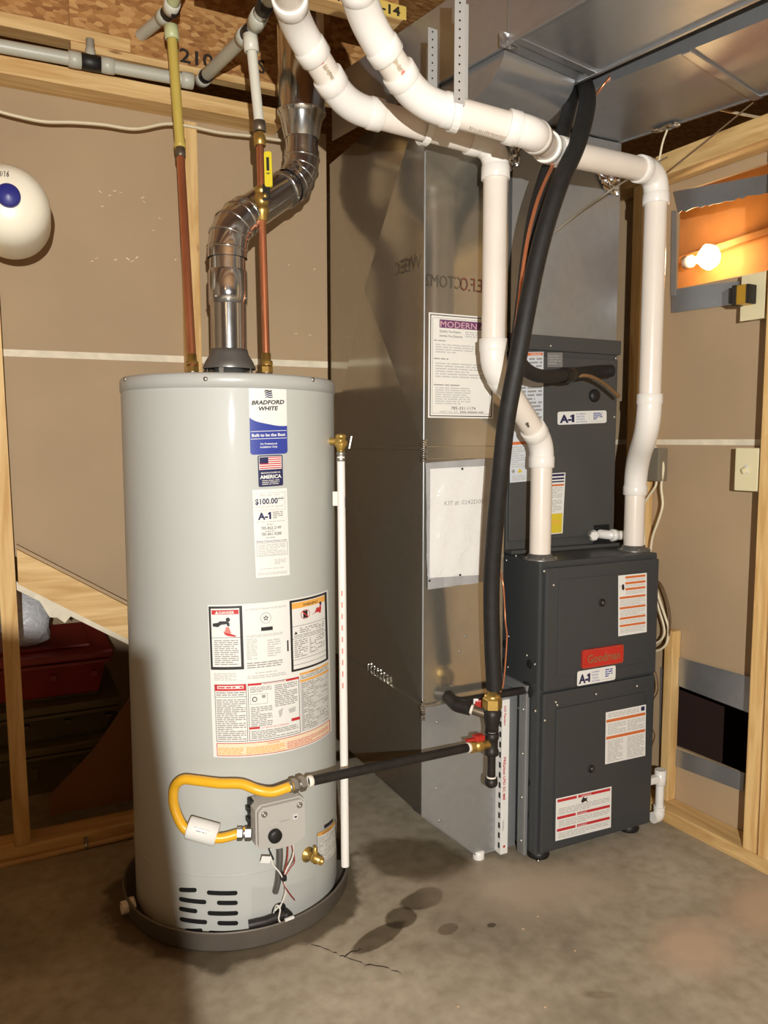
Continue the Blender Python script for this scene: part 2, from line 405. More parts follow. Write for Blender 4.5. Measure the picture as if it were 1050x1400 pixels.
# ------------------------------------------------------------------ stickers and lettering
_gl = {}
def glyphs(txt, bold=0.0, shear=0.0):
    k = (txt, bold, shear)
    if k not in _gl:
        c = bpy.data.curves.new('lettering', 'FONT'); c.body = txt; c.size = 1.0; c.resolution_u = 2
        c.offset = bold; c.shear = shear
        o = bpy.data.objects.new('lettering', c); me = o.to_mesh()
        vs = [(q.co.x, q.co.y) for q in me.vertices]; fs = [list(p.vertices) for p in me.polygons]
        wd = (min(p[0] for p in vs), max(p[0] for p in vs)) if vs else (0, 0)
        o.to_mesh_clear(); bpy.data.objects.remove(o); bpy.data.curves.remove(c); _gl[k] = (vs, fs, wd)
    return _gl[k]
STEP = 0.00022
def draw(mb, fn, W, H, els, base=None, off=0.0006, seg=1):
    def P(x, y, l): return fn(x/W, y/H, off+l*STEP)
    def rect(x0, y0, x1, y1, mat, l, segs=None):
        k = segs or max(1, int(math.ceil(seg*abs(x1-x0)/W)))
        vs = []; fs = []
        for i in range(k+1):
            x = x0+(x1-x0)*i/k; vs += [P(x, y0, l), P(x, y1, l)]
        for i in range(k): fs.append((2*i, 2*i+1, 2*i+3, 2*i+2))
        mb.add(vs, fs, mat)
    if base: rect(0, 0, W, H, base, 0)
    for e in els:
        k = e[0]
        if k == 'r': rect(*e[1:6], e[6] if len(e) > 6 else 1)
        elif k == 'o':
            _, x0, y0, x1, y1, t, mat = e[:7]; l = e[7] if len(e) > 7 else 1
            rect(x0, y0, x1, y0+t, mat, l); rect(x0, y1-t, x1, y1, mat, l)
            rect(x0, y0+t, x0+t, y1-t, mat, l); rect(x1-t, y0+t, x1, y1-t, mat, l)
        elif k == 'p':
            l = e[3] if len(e) > 3 else 1
            mb.add([P(x, y, l) for x, y in e[1]], [list(range(len(e[1])))], e[2])
        elif k == 'f':
            _, x0, x1, top, bot, mat, l = e; n = 18; vs = []
            for i in range(n+1):
                x = x0+(x1-x0)*(0.5-0.5*math.cos(math.pi*i/n)); vs += [P(x, top(x), l), P(x, bot(x), l)]
            mb.add(vs, [(2*i, 2*i+1, 2*i+3, 2*i+2) for i in range(n)], mat)
        elif k == 'rr':
            _, x0, y0, x1, y1, r, mat, l = e
            def dy(x): d = max(x0+r-x, x-(x1-r), 0); return r-math.sqrt(max(r*r-d*d, 0))
            draw(mb, fn, W, H, [('f', x0, x1, lambda x: y0+dy(x), lambda x: y1-dy(x), mat, l)], None, off, seg)
        elif k == 'c':
            _, x, y, r, mat = e[:5]; l = e[5] if len(e) > 5 else 2
            mb.add([P(x+r*math.cos(a*math.pi/7), y+r*math.sin(a*math.pi/7), l) for a in range(14)], [list(range(14))], mat)
        elif k == 'l':
            _, x0, y0, x1, y1, n, mat = e[:7]; l = e[7] if len(e) > 7 else 2
            ph = (y1-y0)/n
            for i in range(n):
                y = y0+ph*i; x = x0; end = x1 if i % 4 != 3 else x0+(x1-x0)*random.uniform(0.4, 0.9)
                while x < end-0.02*(x1-x0):
                    wd = min(end-x, ph*random.uniform(1.2, 4.5)); rect(x, y+ph*0.22, x+wd, y+ph*0.74, mat, l, 1); x += wd+ph*0.45
        elif k == 't':
            _, txt, x, y, size, mat = e[:6]; al = e[6] if len(e) > 6 else 'l'; op = e[7] if len(e) > 7 else {}
            vs, fs, wd = glyphs(txt, op.get('bold', 0.0), op.get('shear', 0.0))
            sx = op.get('sx', 1.0); fit = op.get('fit')
            if fit: sx = fit/((wd[1]-wd[0])*size)
            s = size*sx; x0 = x-wd[0]*s if al == 'l' else (x-(wd[0]+wd[1])/2*s if al == 'c' else x-wd[1]*s)
            l = op.get('layer', 3)
            if op.get('mirror'): vs2 = [P(2*x-(x0+a*s) if al == 'c' else x0+(wd[1]-a)*s, y-b*size, l) for a, b in vs]
            else: vs2 = [P(x0+a*s, y-b*size, l) for a, b in vs]
            mb.add(vs2, fs, mat)
def bil(tl, tr, br, bl, nrm):
    tl, tr, br, bl, nrm = V(tl), V(tr), V(br), V(bl), V(nrm).normalized()
    def fn(u, v, o): return (tl*(1-u)+tr*u)*(1-v)+(bl*(1-u)+br*u)*v+nrm*o
    return fn
def cquad(tl, tr, br, bl):
    zs_ = [cth(cyl(*p))[1] for p in (tl, tr, br, bl)]
    def fn(u, v, o):
        mix = lambda a, b, c, d: (a*(1-u)+b*u)*(1-v)+(d*(1-u)+c*u)*v
        th = cth(cyl(mix(tl[0], tr[0], br[0], bl[0]), mix(tl[1], tr[1], br[1], bl[1])))[0]
        return cpt(th, mix(*zs_), o)
    return fn
def sticker(name, parent, fn, W, H, els, base=None, seg=1, label=None, off=0.0006):
    mb = MB(); draw(mb, fn, W, H, els, base, off, seg if seg == 1 else seg*4)
    o = mb.build(name, parent)
    if label: o['label'] = label
    return o
def rrect(x0, y0, x1, y1, r, n=4):
    out = []
    for cx, cy_, a0 in ((x1-r, y0+r, -90), (x1-r, y1-r, 0), (x0+r, y1-r, 90), (x0+r, y0+r, 180)):
        for i in range(n+1):
            a = math.radians(a0+90*i/n); out.append((cx+r*math.cos(a), cy_+r*math.sin(a)))
    return out

# ================================================================== SETTING
# floor
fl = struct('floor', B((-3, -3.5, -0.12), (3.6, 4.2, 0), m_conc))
def crack(pix):
    pts = [pz(x, y, 0.0003) for x, y in pix]; q = []
    for a, b in zip(pts, pts[1:]):
        for k in range(4): q.append(a.lerp(b, k/4)+V((random.uniform(-1, 1)*0.004, random.uniform(-1, 1)*0.004, 0)))
    mb = MB(); vs = []
    for i, p in enumerate(q): wd = 0.0012+0.0016*abs(math.sin(i*1.3)); vs += [p+V((0, wd, 0)), p-V((0, wd, 0))]
    mb.add(vs, [(2*i, 2*i+1, 2*i+3, 2*i+2) for i in range(len(q)-1)], m_crack); mb.build('floor_crack', fl)
crack([(425, 1290), (452, 1298), (470, 1308), (500, 1318), (530, 1322), (556, 1334)])
crack([(470, 1308), (484, 1300), (500, 1296)])
for x, y in [(708, 1242), (735, 1253), (715, 1270), (786, 1300), (745, 1377), (513, 1345), (626, 1376)]:
    p = pz(x, y, 0); r = random.uniform(0.0018, 0.0038)
    MB().lathe(p, (0, 0, 1), [(r, 0), (r*0.9, r*0.4), (r*0.4, r*0.8), (0, r*0.9)], m_dust, 6, False).build('plaster_crumb', fl)

# wall behind the heater: drywall (paper back) on studs at Y = 2.35
YL, YD = 2.35, 2.44
wl = struct('wall_back')
b0, b1 = py(22, 752, YD), py(190, 838, YD)               # sloped edge of the sheet, over the cupboard under the stairs
sl = (b1.z-b0.z)/(b1.x-b0.x)
zj = 1.445
def shy(x): return b0.z+sl*(x-b0.x)-0.02
fr_w = Fr((0, YD, 0), (1, 0, 0), (0, 0, 1), (0, 1, 0))
MB().box((1.15, YD, 0), (1.88, YD+0.012, 2.3), m_kraft).build('drywall_sheet', wl)
XE = 0.979
MB().prism([(-0.5, zj+0.005), (XE, zj+0.019), (XE, 2.20), (-0.5, 2.20)], 0.012, m_kraft, fr_w).build('drywall_sheet', wl)
MB().prism([(-0.5, shy(-0.5)), (0.36, shy(0.36)), (0.36, 0.0), (XE, 0.0), (XE, zj+0.003), (-0.5, zj-0.009)], 0.012, m_kraft, fr_w).build('drywall_sheet', wl)
MB().prism([(-0.5, zj-0.012), (XE, zj-0.001), (XE, zj+0.020), (-0.5, zj+0.007)], 0.010, m_gyp, Fr((0, YD-0.001, 0), (1, 0, 0), (0, 0, 1), (0, 1, 0))).build('gypsum_joint', wl)
MB().prism([(0.40, 0.05), (0.40, 0.46), (0.33, 0.40), (0.20, 0.23), (0.07, 0.11), (0.07, 0.05)], 0.012, M('drywall_kraft_red', (128, 84, 50), 0.85), Fr((0, YD+0.05, 0), (1, 0, 0), (0, 0, 1), (0, 1, 0))).build('drywall_offcut', wl)
# studs and plates
def board(name, a, b, mat, parent, bev=0.003): return B(a, b, mat, bev).build(name, parent)
ta, tb = py(42, 1150, YL), py(10, 600, YL)
def sx_(z): return ta.x+(tb.x-ta.x)*(z-ta.z)/(tb.z-ta.z)
MB().prism([(sx_(0.044)-0.042, 0.044), (sx_(0.044), 0.044), (sx_(2.163), 2.163), (sx_(2.163)-0.042, 2.163)], 0.088, m_lum, Fr((0, YL, 0), (1, 0, 0), (0, 0, 1), (0, 1, 0))).build('stud', wl)
board('stud', (0.500, YL+0.005, 0.045), (0.538, YL+0.088, 2.13), m_lum, wl)
board('stud', (-0.44, YL, 0.045), (-0.40, YL+0.088, 2.165), m_lum, wl)
board('bottom_plate', (-0.5, YL, 0), (0.95, YL+0.09, 0.042), m_lumx, wl)
board('top_plate', (-0.6, YL, 2.165), (0.80, YL+0.09, 2.212), m_lumx, wl)
# stair stringer cut and its gypsum edge
s0, s1 = py(24, 752, YL), py(200, 842, YL)
ss = (s1.z-s0.z)/(s1.x-s0.x)
fr_s = Fr((0, YL+0.002, 0), (1, 0, 0), (0, 0, 1), (0, 1, 0))
def zz(x): return s0.z+ss*(x-s0.x)
MB().prism([(0.011, zz(0.011)), (0.40, zz(0.40)), (0.40, zz(0.40)-0.102), (0.011, zz(0.011)-0.098)], 0.045, m_lumx, fr_s).build('sloped_board', wl)
MB().prism([(0.011, zz(0.011)+0.010), (0.40, zz(0.40)+0.010), (0.40, zz(0.40)), (0.011, zz(0.011))], 0.03, m_kraft, Fr((0, YL+0.03, 0), (1, 0, 0), (0, 0, 1), (0, 1, 0))).build('torn_paper_edge', wl)
MB().prism([(-0.1, zz(-0.1)-0.101), (0.40, zz(0.40)-0.105), (0.40, zz(0.40)-0.126), (-0.1, zz(-0.1)-0.126)], 0.012, m_gyp, Fr((0, YL+0.055, 0), (1, 0, 0), (0, 0, 1), (0, 1, 0))).build('gypsum_edge', wl)
MB().prism([(0.06, zz(0.06)-0.12), (0.15, zz(0.15)-0.12), (0.13, zz(0.13)-0.155), (0.11, zz(0.11)-0.15), (0.09, zz(0.09)-0.16)], 0.004, m_gyp, Fr((0, YL+0.056, 0), (1, 0, 0), (0, 0, 1), (0, 1, 0))).build('torn_gypsum_paper', wl)
# space under the stairs
struct('trim_1', B((-1.6, 3.6, 0), (1.0, 3.62, 1.4), m_kraft))
# wall on the far right, along RWD
wr = struct('wall_right', None, RW0)
frR = Fr(RW0+RWN*0.09, RWD, (0, 0, 1), RWN)
upz = [rwp(925, 288, 0.09)[1], rwp(921, 397, 0.09)[1]]
h_up = (rwp(926, 300, .09)[0], 0.42, 1.672, 1.965)        # opening s0, s1, z0, z1
h_lo = (rwp(911, 960, .09)[0], 0.42, 0.215, 0.475)
def dry(s0, s1, z0, z1): MB().box((s0, z0, 0), (s1, z1, 0.012), m_kraft, 0, frR).build('drywall_sheet', wr)
SE = 1.6
for (s0, s1, z0, z1) in [(-0.75, SE, h_up[3], 2.05), (-0.75, h_up[0], h_up[2], h_up[3]), (h_up[1], SE, h_up[2], h_up[3]), (-0.75, SE, 1.203, h_up[2]),
                         (-0.75, SE, h_lo[3], 1.188), (-0.75, h_lo[0], h_lo[2], h_lo[3]), (h_lo[1], SE, h_lo[2], h_lo[3]), (-0.75, SE, 0.03, h_lo[2])]: dry(s0, s1, z0, z1)
MB().box((-0.75, 1.187, -0.001), (SE, 1.204, 0.01), m_gyp, 0, frR).build('gypsum_joint', wr)
frS = Fr(RW0, RWD, (0, 0, 1), RWN)
def rboard(name, s0, s1, z0, z1, mat, o0=0.0, o1=0.088): return MB().box((s0, z0, o0), (s1, z1, o1), mat, 0.003, frS).build(name, wr)
rboard('bottom_plate', -0.72, SE, 0.0, 0.042, m_lumy)
rboard('top_plate', -0.72, SE, 1.995, 2.06, m_lumy)
sa = rwp(1022, 1000)[0]
rboard('stud', sa, sa+0.040, 0.043, 1.994, m_lum)
rboard('stud', sa+0.048, sa+0.090, 0.043, 1.994, m_lum, -0.003)
sb = rwp(862, 400)[0]
rboard('stud', sb, sb+0.040, 0.043, 1.994, m_lum)
rboard('stud', sb-0.30, sb-0.26, 0.043, 1.994, m_lum)
rboard('stud', sa+0.55, sa+0.59, 0.043, 1.994, m_lum)
sc_ = rwp(897, 1000)[0]
rboard('stud', sc_-0.02, sc_+0.012, 0.043, 0.60, m_lum, 0.05)
# door casing beyond the last stud
struct('door_1', MB().box((sa+0.093, 0.0, 0.0), (sa+0.125, 2.05, 0.088), M('door_jamb_brown', (150, 96, 52), 0.5), 0.002, frS))
# cavity behind the openings
MB().box((-0.75, 1.2, 0.42), (SE, 2.2, 0.43), m_cavity, 0, frS).build('cavity_board', wr)
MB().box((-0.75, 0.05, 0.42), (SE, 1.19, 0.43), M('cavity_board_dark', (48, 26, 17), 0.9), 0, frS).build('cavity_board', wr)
# ceiling: subfloor, I-joists
ce = struct('ceiling', B((-3, -3.5, 2.60), (3.6, 4.2, 2.62), m_osb))
jb = 2.30
def ijoist(name, x0, x1, y):
    o = B((x0, y, jb), (x1, y+0.062, jb+0.036), m_lumx, 0.002).build('flange', ce)
    B((x0, y+0.026, jb+0.036), (x1, y+0.036, 2.60), m_osb).build('joist_web', ce)
yj = pz(0, 34, jb).y
ijoist('i_joist', -1.2, 0.36, yj)
yk = pz(540, 25, jb).y
ijoist('i_joist', 0.45, 0.98, yk)
for yy in (1.2, 0.75, 0.3, -0.15, -0.6, -1.2, -1.8): ijoist('i_joist', -2.6, 3.2, yy)
rim = B((0.20, 2.385, 2.290), (1.1, 2.40, 2.60), m_osb).build('rim_board', ce)
B((0.20, 2.372, 2.272), (1.1, 2.41, 2.292), m_lumx).build('rim_flange', ce)
def flat(name, parent, org, ex, ey, nrm, W, H, els, base=None):
    tl = V(org); return sticker(name, parent, bil(tl, tl+V(ex)*W, tl+V(ex)*W-V(ey)*H, tl-V(ey)*H, nrm), W, H, els, base)
q = py(245, 62, 2.385)
flat('stencil', ce, q, (1, 0, 0), (0, 0, 1), (0, -1, 0), 0.16, 0.06, [('t', '210', 0.0, 0.045, 0.055, m_mark, 'l', {'bold': 0.02, 'fit': 0.10})])
q = py(380, 88, 2.385)
q = py(352, 78, 2.385)
flat('stencil', ce, q, (1, 0, 0), (0, 0, 1), (0, -1, 0), 0.05, 0.06, [('t', 'S', 0.0, 0.045, 0.055, m_mark, 'l', {'bold': 0.02})])
q = V((pz(440, 3, jb).x, yk, jb+0.036))
flat('stencil', ce, q, (1, 0, 0), (0, 0, 1), (0, -1, 0), 0.10, 0.036, [('t', '09', 0.0, 0.031, 0.034, m_mark, 'l', {'bold': 0.02, 'fit': 0.055})])
x0 = pz(512, 22, jb).x
flat('joist_tag', ce, V((x0, yk-0.001, jb+0.035)), (1, 0, 0), (0, 0, 1), (0, -1, 0), 0.085, 0.034, [('t', '-14', 0.012, 0.028, 0.032, m_mark, 'l', {'bold': 0.03, 'fit': 0.055})], m_spun)
# rest of the basement, behind the camera
struct('wall_front', B((-3, -3.5, 0), (3.6, -3.4, 2.6), m_conc))
struct('wall_left', B((-3.1, -3.5, 0), (-3, 4.2, 2.6), m_kraft))
struct('wall_rear', B((-3, 4.2, 0), (3.6, 4.3, 2.6), m_conc))

# ================================================================== WATER HEATER
HT = 1.352
def frame_at(x, y, off=0.0):
    p = cyl(x, y, off); n = V((p.x-AX.x, p.y-AX.y, 0)).normalized()
    return p, V((0, 0, 1)).cross(n).normalized(), n     # point, tangent (to the right as seen), outward normal
heater = thing('water_heater', 'tall grey cylindrical gas water heater standing in a shallow drain pan', 'water heater', (AX.x, AX.y, 0.012))
MB().lathe(AX+V((0, 0, 0.012)), (0, 0, 1), [(0, 0), (RAD-0.004, 0), (RAD, 0.004), (RAD, 0.012), (RAD, 0.05), (RAD, HT-0.06), (RAD, HT-0.022)], m_jack, 96).build('jacket', heater)
MB().lathe(AX+V((0, 0, HT-0.034)), (0, 0, 1), [(RAD-0.002, 0), (RAD+0.0022, 0), (RAD+0.0022, 0.028), (RAD-0.003, 0.034), (0, 0.036)], m_cap, 96).build('top_cap', heater)
MB().lathe(AX+V((0, 0, 0.170)), (0, 0, 1), [(RAD-0.001, 0), (RAD+0.0012, 0.001), (RAD+0.0012, 0.003), (RAD-0.001, 0.004)], m_cap, 96).build('jacket_seam', heater)
for x, y in ((281, 518), (428, 519), (168, 519)):
    p, tx, n = frame_at(x, y, 0.0022)
    if x < 200: p = cpt(cth(cyl(172, 519))[0], p.z, 0.0022); n = V((p.x-AX.x, p.y-AX.y, 0)).normalized()
    MB().lathe(p, n, [(0.0055, 0), (0.0055, 0.001), (0.0032, 0.003), (0, 0.0034)], m_steel, 8).build('cap_screw', heater)
# draft hood
hz = HT
hood = MB()
c = AX+V((0, 0, 0))
hood.lathe(c+V((0, 0, HT+0.030)), (0, 0, 1), [(0.066, 0), (0.067, 0.004), (0.060, 0.020), (0.049, 0.038), (0.047, 0.050), (0.046, 0.050), (0.046, 0.03), (0.06, 0.004)], m_hood, 32)
hd = hood.build('draft_hood', heater)
for k in range(4):
    a = math.radians(45+90*k+10); p = c+V((0.058*math.cos(a), 0.058*math.sin(a), 0))
    B((-0.006, -0.001, HT), (0.006, 0.001, HT+0.040), m_steel, 0, Fr(p, (-math.sin(a), math.cos(a), 0), (math.cos(a), math.sin(a), 0), (0, 0, 1))).build('hood_leg', hd)
MB().lathe(c+V((0, 0, HT)), (0, 0, 1), [(0.040, 0), (0.040, 0.034), (0.036, 0.034), (0.036, 0)], m_hood, 24).build('flue_collar', hd)
hx = RT*0.095
pc = c-hx; ph_ = c+hx
for p in (pc, ph_):
    mb = MB(); mb.lathe(p+V((0, 0, HT)), (0, 0, 1), [(0.017, 0), (0.017, 0.004), (0.012, 0.006), (0.012, 0.03)], m_steel, 16)
    mb.hex(p+V((0, 0, HT+0.006)), (0, 0, 1), 0.016, 0.014, m_brass); mb.build('water_nipple', heater)
# labels on the jacket
lab = [('rr', 0, 0, 48, 93, 4, m_white, 1),
       ('f', 0.05, 47.95, lambda x: 43+12.5*(1-math.exp(-x/11.0))+1.2*math.sin(x/48*6.0+2.6)-0.6, lambda x: 93-(4-math.sqrt(max(16-max(4-x, x-44, 0)**2, 0))), m_blue, 2),
       ('t', 'BRADFORD', 24, 26.5, 7.6, m_ink, 'c', {'bold': 0.035, 'shear': 0.18, 'fit': 42}),
       ('t', 'WHITE', 24.5, 34.5, 7.4, m_ink, 'c', {'bold': 0.035, 'shear': 0.18, 'fit': 25}),
       ('r', 1, 61.6, 47, 62.3, m_white, 3), ('r', 1, 71.6, 47, 72.3, m_white, 3),
       ('t', 'Built to be the Best', 24, 69, 5.4, m_white, 'c', {'bold': 0.03, 'fit': 43}),
       ('t', 'For Professional', 24, 80, 3.5, m_white, 'c', {'bold': 0.02, 'fit': 21}), ('t', 'Installation Only', 24, 84.2, 3.5, m_white, 'c', {'bold': 0.02, 'fit': 22})]
for k in range(4): lab.append(('p', [(20+0.3*k, 8.5+2.8*k), (22.5+0.3*k, 7.2+2.8*k), (26+0.3*k, 8.6+2.8*k), (29.5+.3*k, 8+2.8*k), (29.2+.3*k, 10+2.6*k), (26+0.3*k, 10.6+2.6*k), (22.3+0.3*k, 9.2+2.6*k), (19.8+0.3*k, 10.4+2.6*k)], m_navy if k else m_ink, 3))
sticker('brand_label', heater, cquad((340, 526), (391, 525), (393, 620), (342, 622)), 48, 93, lab, None, 10, 'white and blue brand label near the heater top')
fl_ = [('rr', 0, 0, 34, 43, 2, m_navy, 1), ('r', 1.6, 1.6, 32.4, 19.5, m_white, 2), ('r', 2.2, 2.4, 14.5, 11.2, m_navy, 3)]
for k in range(6): fl_.append(('r', 14.8 if k < 3 else 2.2, 2.4+2.9*k, 31.8, 3.9+2.9*k, m_red, 3))
fl_ += [('t', 'MANUFACTURED IN', 17, 25, 2.8, m_white, 'c', {'fit': 26, 'bold': .02}), ('t', 'AMERICA', 17, 32, 7, m_white, 'c', {'fit': 29.5, 'bold': .035}), ('l', 5, 33.6, 29, 41, 3, m_grey2, 3)]
sticker('flag_label', heater, cquad((352, 623), (386, 621.5), (387, 663.5), (353.5, 666)), 34, 43, fl_, None, 8, 'dark label with a striped flag')
sv = [('o', 2, 5, 45, 30, 0.35, m_grey, 1), ('t', "WE'LL PAY YOU", 23, 9.5, 3.6, m_grey, 'c', {'fit': 28}), ('t', '$100.00**', 23, 20.5, 11, m_navy, 'c', {'fit': 40, 'bold': 0.025}),
      ('t', 'FOR ANY WATER HEATER', 23, 25.5, 3, m_grey, 'c', {'fit': 38}), ('t', 'WE DO NOT FIX', 23, 29, 3, m_grey2, 'c', {'fit': 26}),
      ('t', 'A-', 13, 42, 13.5, m_navy, 'c', {'fit': 14, 'bold': 0.04}), ('p', [(21.8, 42), (21.8, 35), (20.2, 35.8), (20.2, 33.6), (22.8, 32), (24.6, 32), (24.6, 42)], m_navy, 3), ('l', 27, 31.5, 41, 42, 4, m_grey, 2),
      ('t', 'BETTER CLEANER FASTER', 24, 46.5, 2.8, m_grey, 'c', {'fit': 39}), ('l', 18, 48.5, 28, 50.5, 1, m_grey, 2),
      ('t', '785-862-2149', 24, 56.5, 6.2, m_ink, 'c', {'fit': 28}), ('l', 16, 58, 29, 60, 1, m_grey, 2), ('t', '785-841-9288', 24, 65, 6.2, m_ink, 'c', {'fit': 28}), ('l', 16, 67, 29, 69, 1, m_grey, 2),
      ('t', 'BetterCleanerFaster.com', 24, 74, 4, m_navy, 'c', {'fit': 42}), ('o', 2.5, 75, 46, 94, 0.6, m_grey, 1), ('l', 5, 77, 43, 93, 7, m_grey2, 2),
      ('l', 27, 99, 43, 107, 4, m_grey2, 2), ('l', 6, 111, 40, 113, 1, m_grey2, 2), ('l', 3, 117, 44, 121, 2, m_grey2, 2)]
sticker('service_sticker', heater, cquad((345, 670), (392, 667), (396, 786), (350, 790)), 48, 124, sv, m_white, 8, 'long white service sticker with phone numbers')
wl_ = []
R_ = lambda *a: wl_.append(('r',)+a)
wl_ += [('r', 1, 2, 47, 88, m_ink, 1), ('r', 4, 5, 43, 84, m_white, 2), ('r', 5, 7, 42, 13, m_red, 3), ('t', 'DANGER', 25.5, 12.2, 5.2, m_white, 'c', {'fit': 21, 'bold': .03, 'layer': 4}), ('p', [(9.5, 12.2), (12, 8), (14.5, 12.2)], m_white, 4),
        ('r', 4, 44, 43, 44.6, m_ink, 3), ('l', 7, 47, 40, 82, 13, m_grey, 3),
        ('p', [(6, 25), (13, 24), (16, 22), (26, 22), (29, 25), (29, 29), (26, 29), (25, 26), (17, 27), (13, 30), (6, 29)], m_ink, 3), ('c', 27, 20, 3, m_ink, 4), ('p', [(24, 30), (28, 30), (31, 38), (26, 40), (22, 36)], m_pink, 4),
        ('p', [(20, 35), (24, 38), (30, 39), (38, 42), (36, 43.5), (26, 42), (22, 40)], m_red, 5), ('p', [(30, 24), (40, 22), (40, 22.6), (30, 24.6)], m_shade, 3)]
wl_ += [('t', 'AUTOMATIC STORAGE WATER HEATER', 79, 9, 3.4, m_grey, 'c', {'fit': 56}), ('c', 79, 21, 7.5, m_grey, 1), ('c', 79, 21, 6.8, m_white, 2), ('p', [(79+(4.5 if i % 2 == 0 else 1.9)*math.sin(i*math.pi/5), 21-(4.5 if i % 2 == 0 else 1.9)*math.cos(i*math.pi/5)) for i in range(10)], m_ink, 3),
        ('c', 79, 21, 1.3, m_white, 4), ('r', 72, 33, 88, 38, m_ink, 2), ('l', 51, 42, 102, 46, 2, m_grey2, 2), ('l', 51, 47, 66, 76, 13, m_grey2, 2), ('l', 80, 50, 98, 74, 8, m_grey2, 2), ('l', 51, 79, 100, 88, 3, m_grey, 2), ('l', 62, 93, 92, 95.5, 1, m_grey2, 2), ('l', 51, 97, 105, 102, 2, m_grey2, 2), ('r', 107, 55, 109, 70, m_ink, 2), ('l', 5, 92, 36, 103, 5, m_grey2, 2)]
wl_ += [('r', 112, 2, 163, 100, m_ink, 1), ('r', 115, 5, 160, 97, m_white, 2), ('r', 115, 6, 160, 14, m_amber, 3), ('t', 'WARNING', 140, 12.5, 5, m_ink, 'c', {'fit': 20, 'bold': .02}), ('c', 133, 24, 6.4, m_red, 3), ('c', 133, 24, 5.6, m_white, 4), ('r', 130, 19, 136, 29, m_ink, 5), ('p', [(128.5, 20), (129.5, 19), (137.5, 28), (136.5, 29)], m_red, 6),
        ('p', [(142, 27), (146, 25), (149, 19), (152, 20), (154, 15), (155, 22), (154, 28)], m_red, 3), ('p', [(152, 15), (153, 12), (155, 13), (155, 18)], m_navy, 5), ('r', 115, 38, 160, 38.5, m_ink, 3), ('l', 125, 41, 158, 49, 3, m_grey, 3), ('p', [(117, 49), (119.5, 45), (122, 49)], m_ink, 3), ('l', 117, 50, 158, 54, 2, m_grey, 3), ('r', 115, 55, 160, 55.5, m_ink, 3), ('l', 117, 57, 135, 82, 9, m_grey, 3), ('l', 138, 57, 158, 80, 8, m_grey, 3), ('r', 115, 84, 160, 84.5, m_ink, 3), ('r', 115, 91, 160, 91.5, m_ink, 3)]
wl_ += [('o', 5, 108, 49, 187, 0.7, m_ink, 1), ('r', 5.5, 108, 48.5, 117, m_red, 2), ('r', 9, 110, 45, 114, m_white, 3), ('l', 10, 110.5, 44, 114, 1, m_red, 4), ('l', 7, 118, 47, 124, 2, m_grey, 3), ('r', 5, 125, 49, 125.6, m_ink, 2), ('l', 7, 128, 47, 185, 21, m_grey, 2),
        ('o', 51, 108, 122, 187, 0.7, m_ink, 1), ('r', 51, 108, 70, 111, m_red, 2), ('r', 104, 108, 122, 111, m_red, 2), ('t', 'OPERATING INSTRUCTIONS', 87, 111, 3.4, m_red, 'c', {'fit': 30}), ('l', 54, 113, 84, 121, 4, m_grey, 2), ('l', 88, 113, 119, 144, 12, m_grey, 2), ('o', 54, 123, 78, 137, 0.5, m_grey, 2), ('c', 60, 130, 3.6, m_ink, 2), ('c', 60, 130, 2.4, m_white, 3), ('r', 70, 125, 75, 129, m_grey, 3), ('l', 54, 140, 84, 168, 11, m_grey, 2), ('p', [(92, 150), (99, 146), (97, 156), (94, 160)], m_grey2, 2), ('p', [(106, 150), (116, 148), (116, 155), (108, 156)], m_grey2, 2),
        ('r', 51, 168, 66, 171, m_red, 2), ('r', 110, 164, 122, 168, m_red, 2), ('t', 'TO TURN OFF GAS TO APPLIANCE', 87, 171, 3.2, m_red, 'c', {'fit': 38}), ('l', 54, 173, 119, 185, 5, m_grey, 2),
        ('r', 123, 104, 163, 187, m_shade, 1), ('r', 123, 104, 163, 107, m_amber, 2), ('t', 'WARNING', 143, 106.7, 2.8, m_ink, 'c', {'fit': 12}), ('l', 125, 108, 161, 113, 2, m_grey, 2), ('r', 123, 114, 163, 117, m_amber, 2), ('l', 125, 118, 161, 186, 25, m_grey, 2)]
wl_ += [('o', 5, 189, 163, 207, 0.9, m_red, 2), ('r', 5, 189, 163, 207, m_cream, 1), ('t', 'CAUTION', 84, 193.5, 3.8, m_red, 'c', {'fit': 17}), ('l', 7, 195, 42, 205, 5, m_amber, 3), ('l', 46, 195, 100, 205, 5, m_amber, 3), ('l', 103, 195, 160, 205, 5, m_pink, 3)]
sticker('rating_label', heater, cquad((284, 827), (448, 806), (453, 999), (292, 1035)), 165, 209, wl_, m_white, 14, 'large curved white instruction label with red and orange bands')
# gas control valve
gp, gx, gn = frame_at(371, 1108); gz = V((0, 0, 1))
gf = Fr(gp, gx, gz, gn)
def gmm(x, y): d = pt(x, y, 1.66)-pt(380, 1118, 1.66); return d.dot(RT), d.dot(UP)
gv = MB()
poly = [(p[0]*1.1, p[1]*1.1+0.002) for p in [(-0.056, -0.040), (-0.048, -0.050), (-0.030, -0.050), (-0.012, -0.058), (0.030, -0.058), (0.048, -0.048), (0.054, -0.040), (0.054, 0.036), (0.044, 0.046), (-0.046, 0.046), (-0.056, 0.036)]]
gv.prism(poly, 0.052, m_valve, Fr(gp+gn*0.012, gx, gz, gn))
gv.prism([(p[0]*0.94, p[1]*0.93) for p in poly], 0.010, m_valve, Fr(gp+gn*0.064, gx, gz, gn))
valve = gv.build('gas_control', heater); valve['label'] = 'grey gas control box with a round black knob'
B((-0.062, -0.045, 0.004), (-0.046, 0.050, 0.034), m_black, 0.004, gf).build('back_housing', valve)
for k in range(3): B((-0.068, -0.03+0.026*k, 0.01), (-0.060, -0.018+0.026*k, 0.03), m_black, 0.002, gf).build('housing_rib', valve)
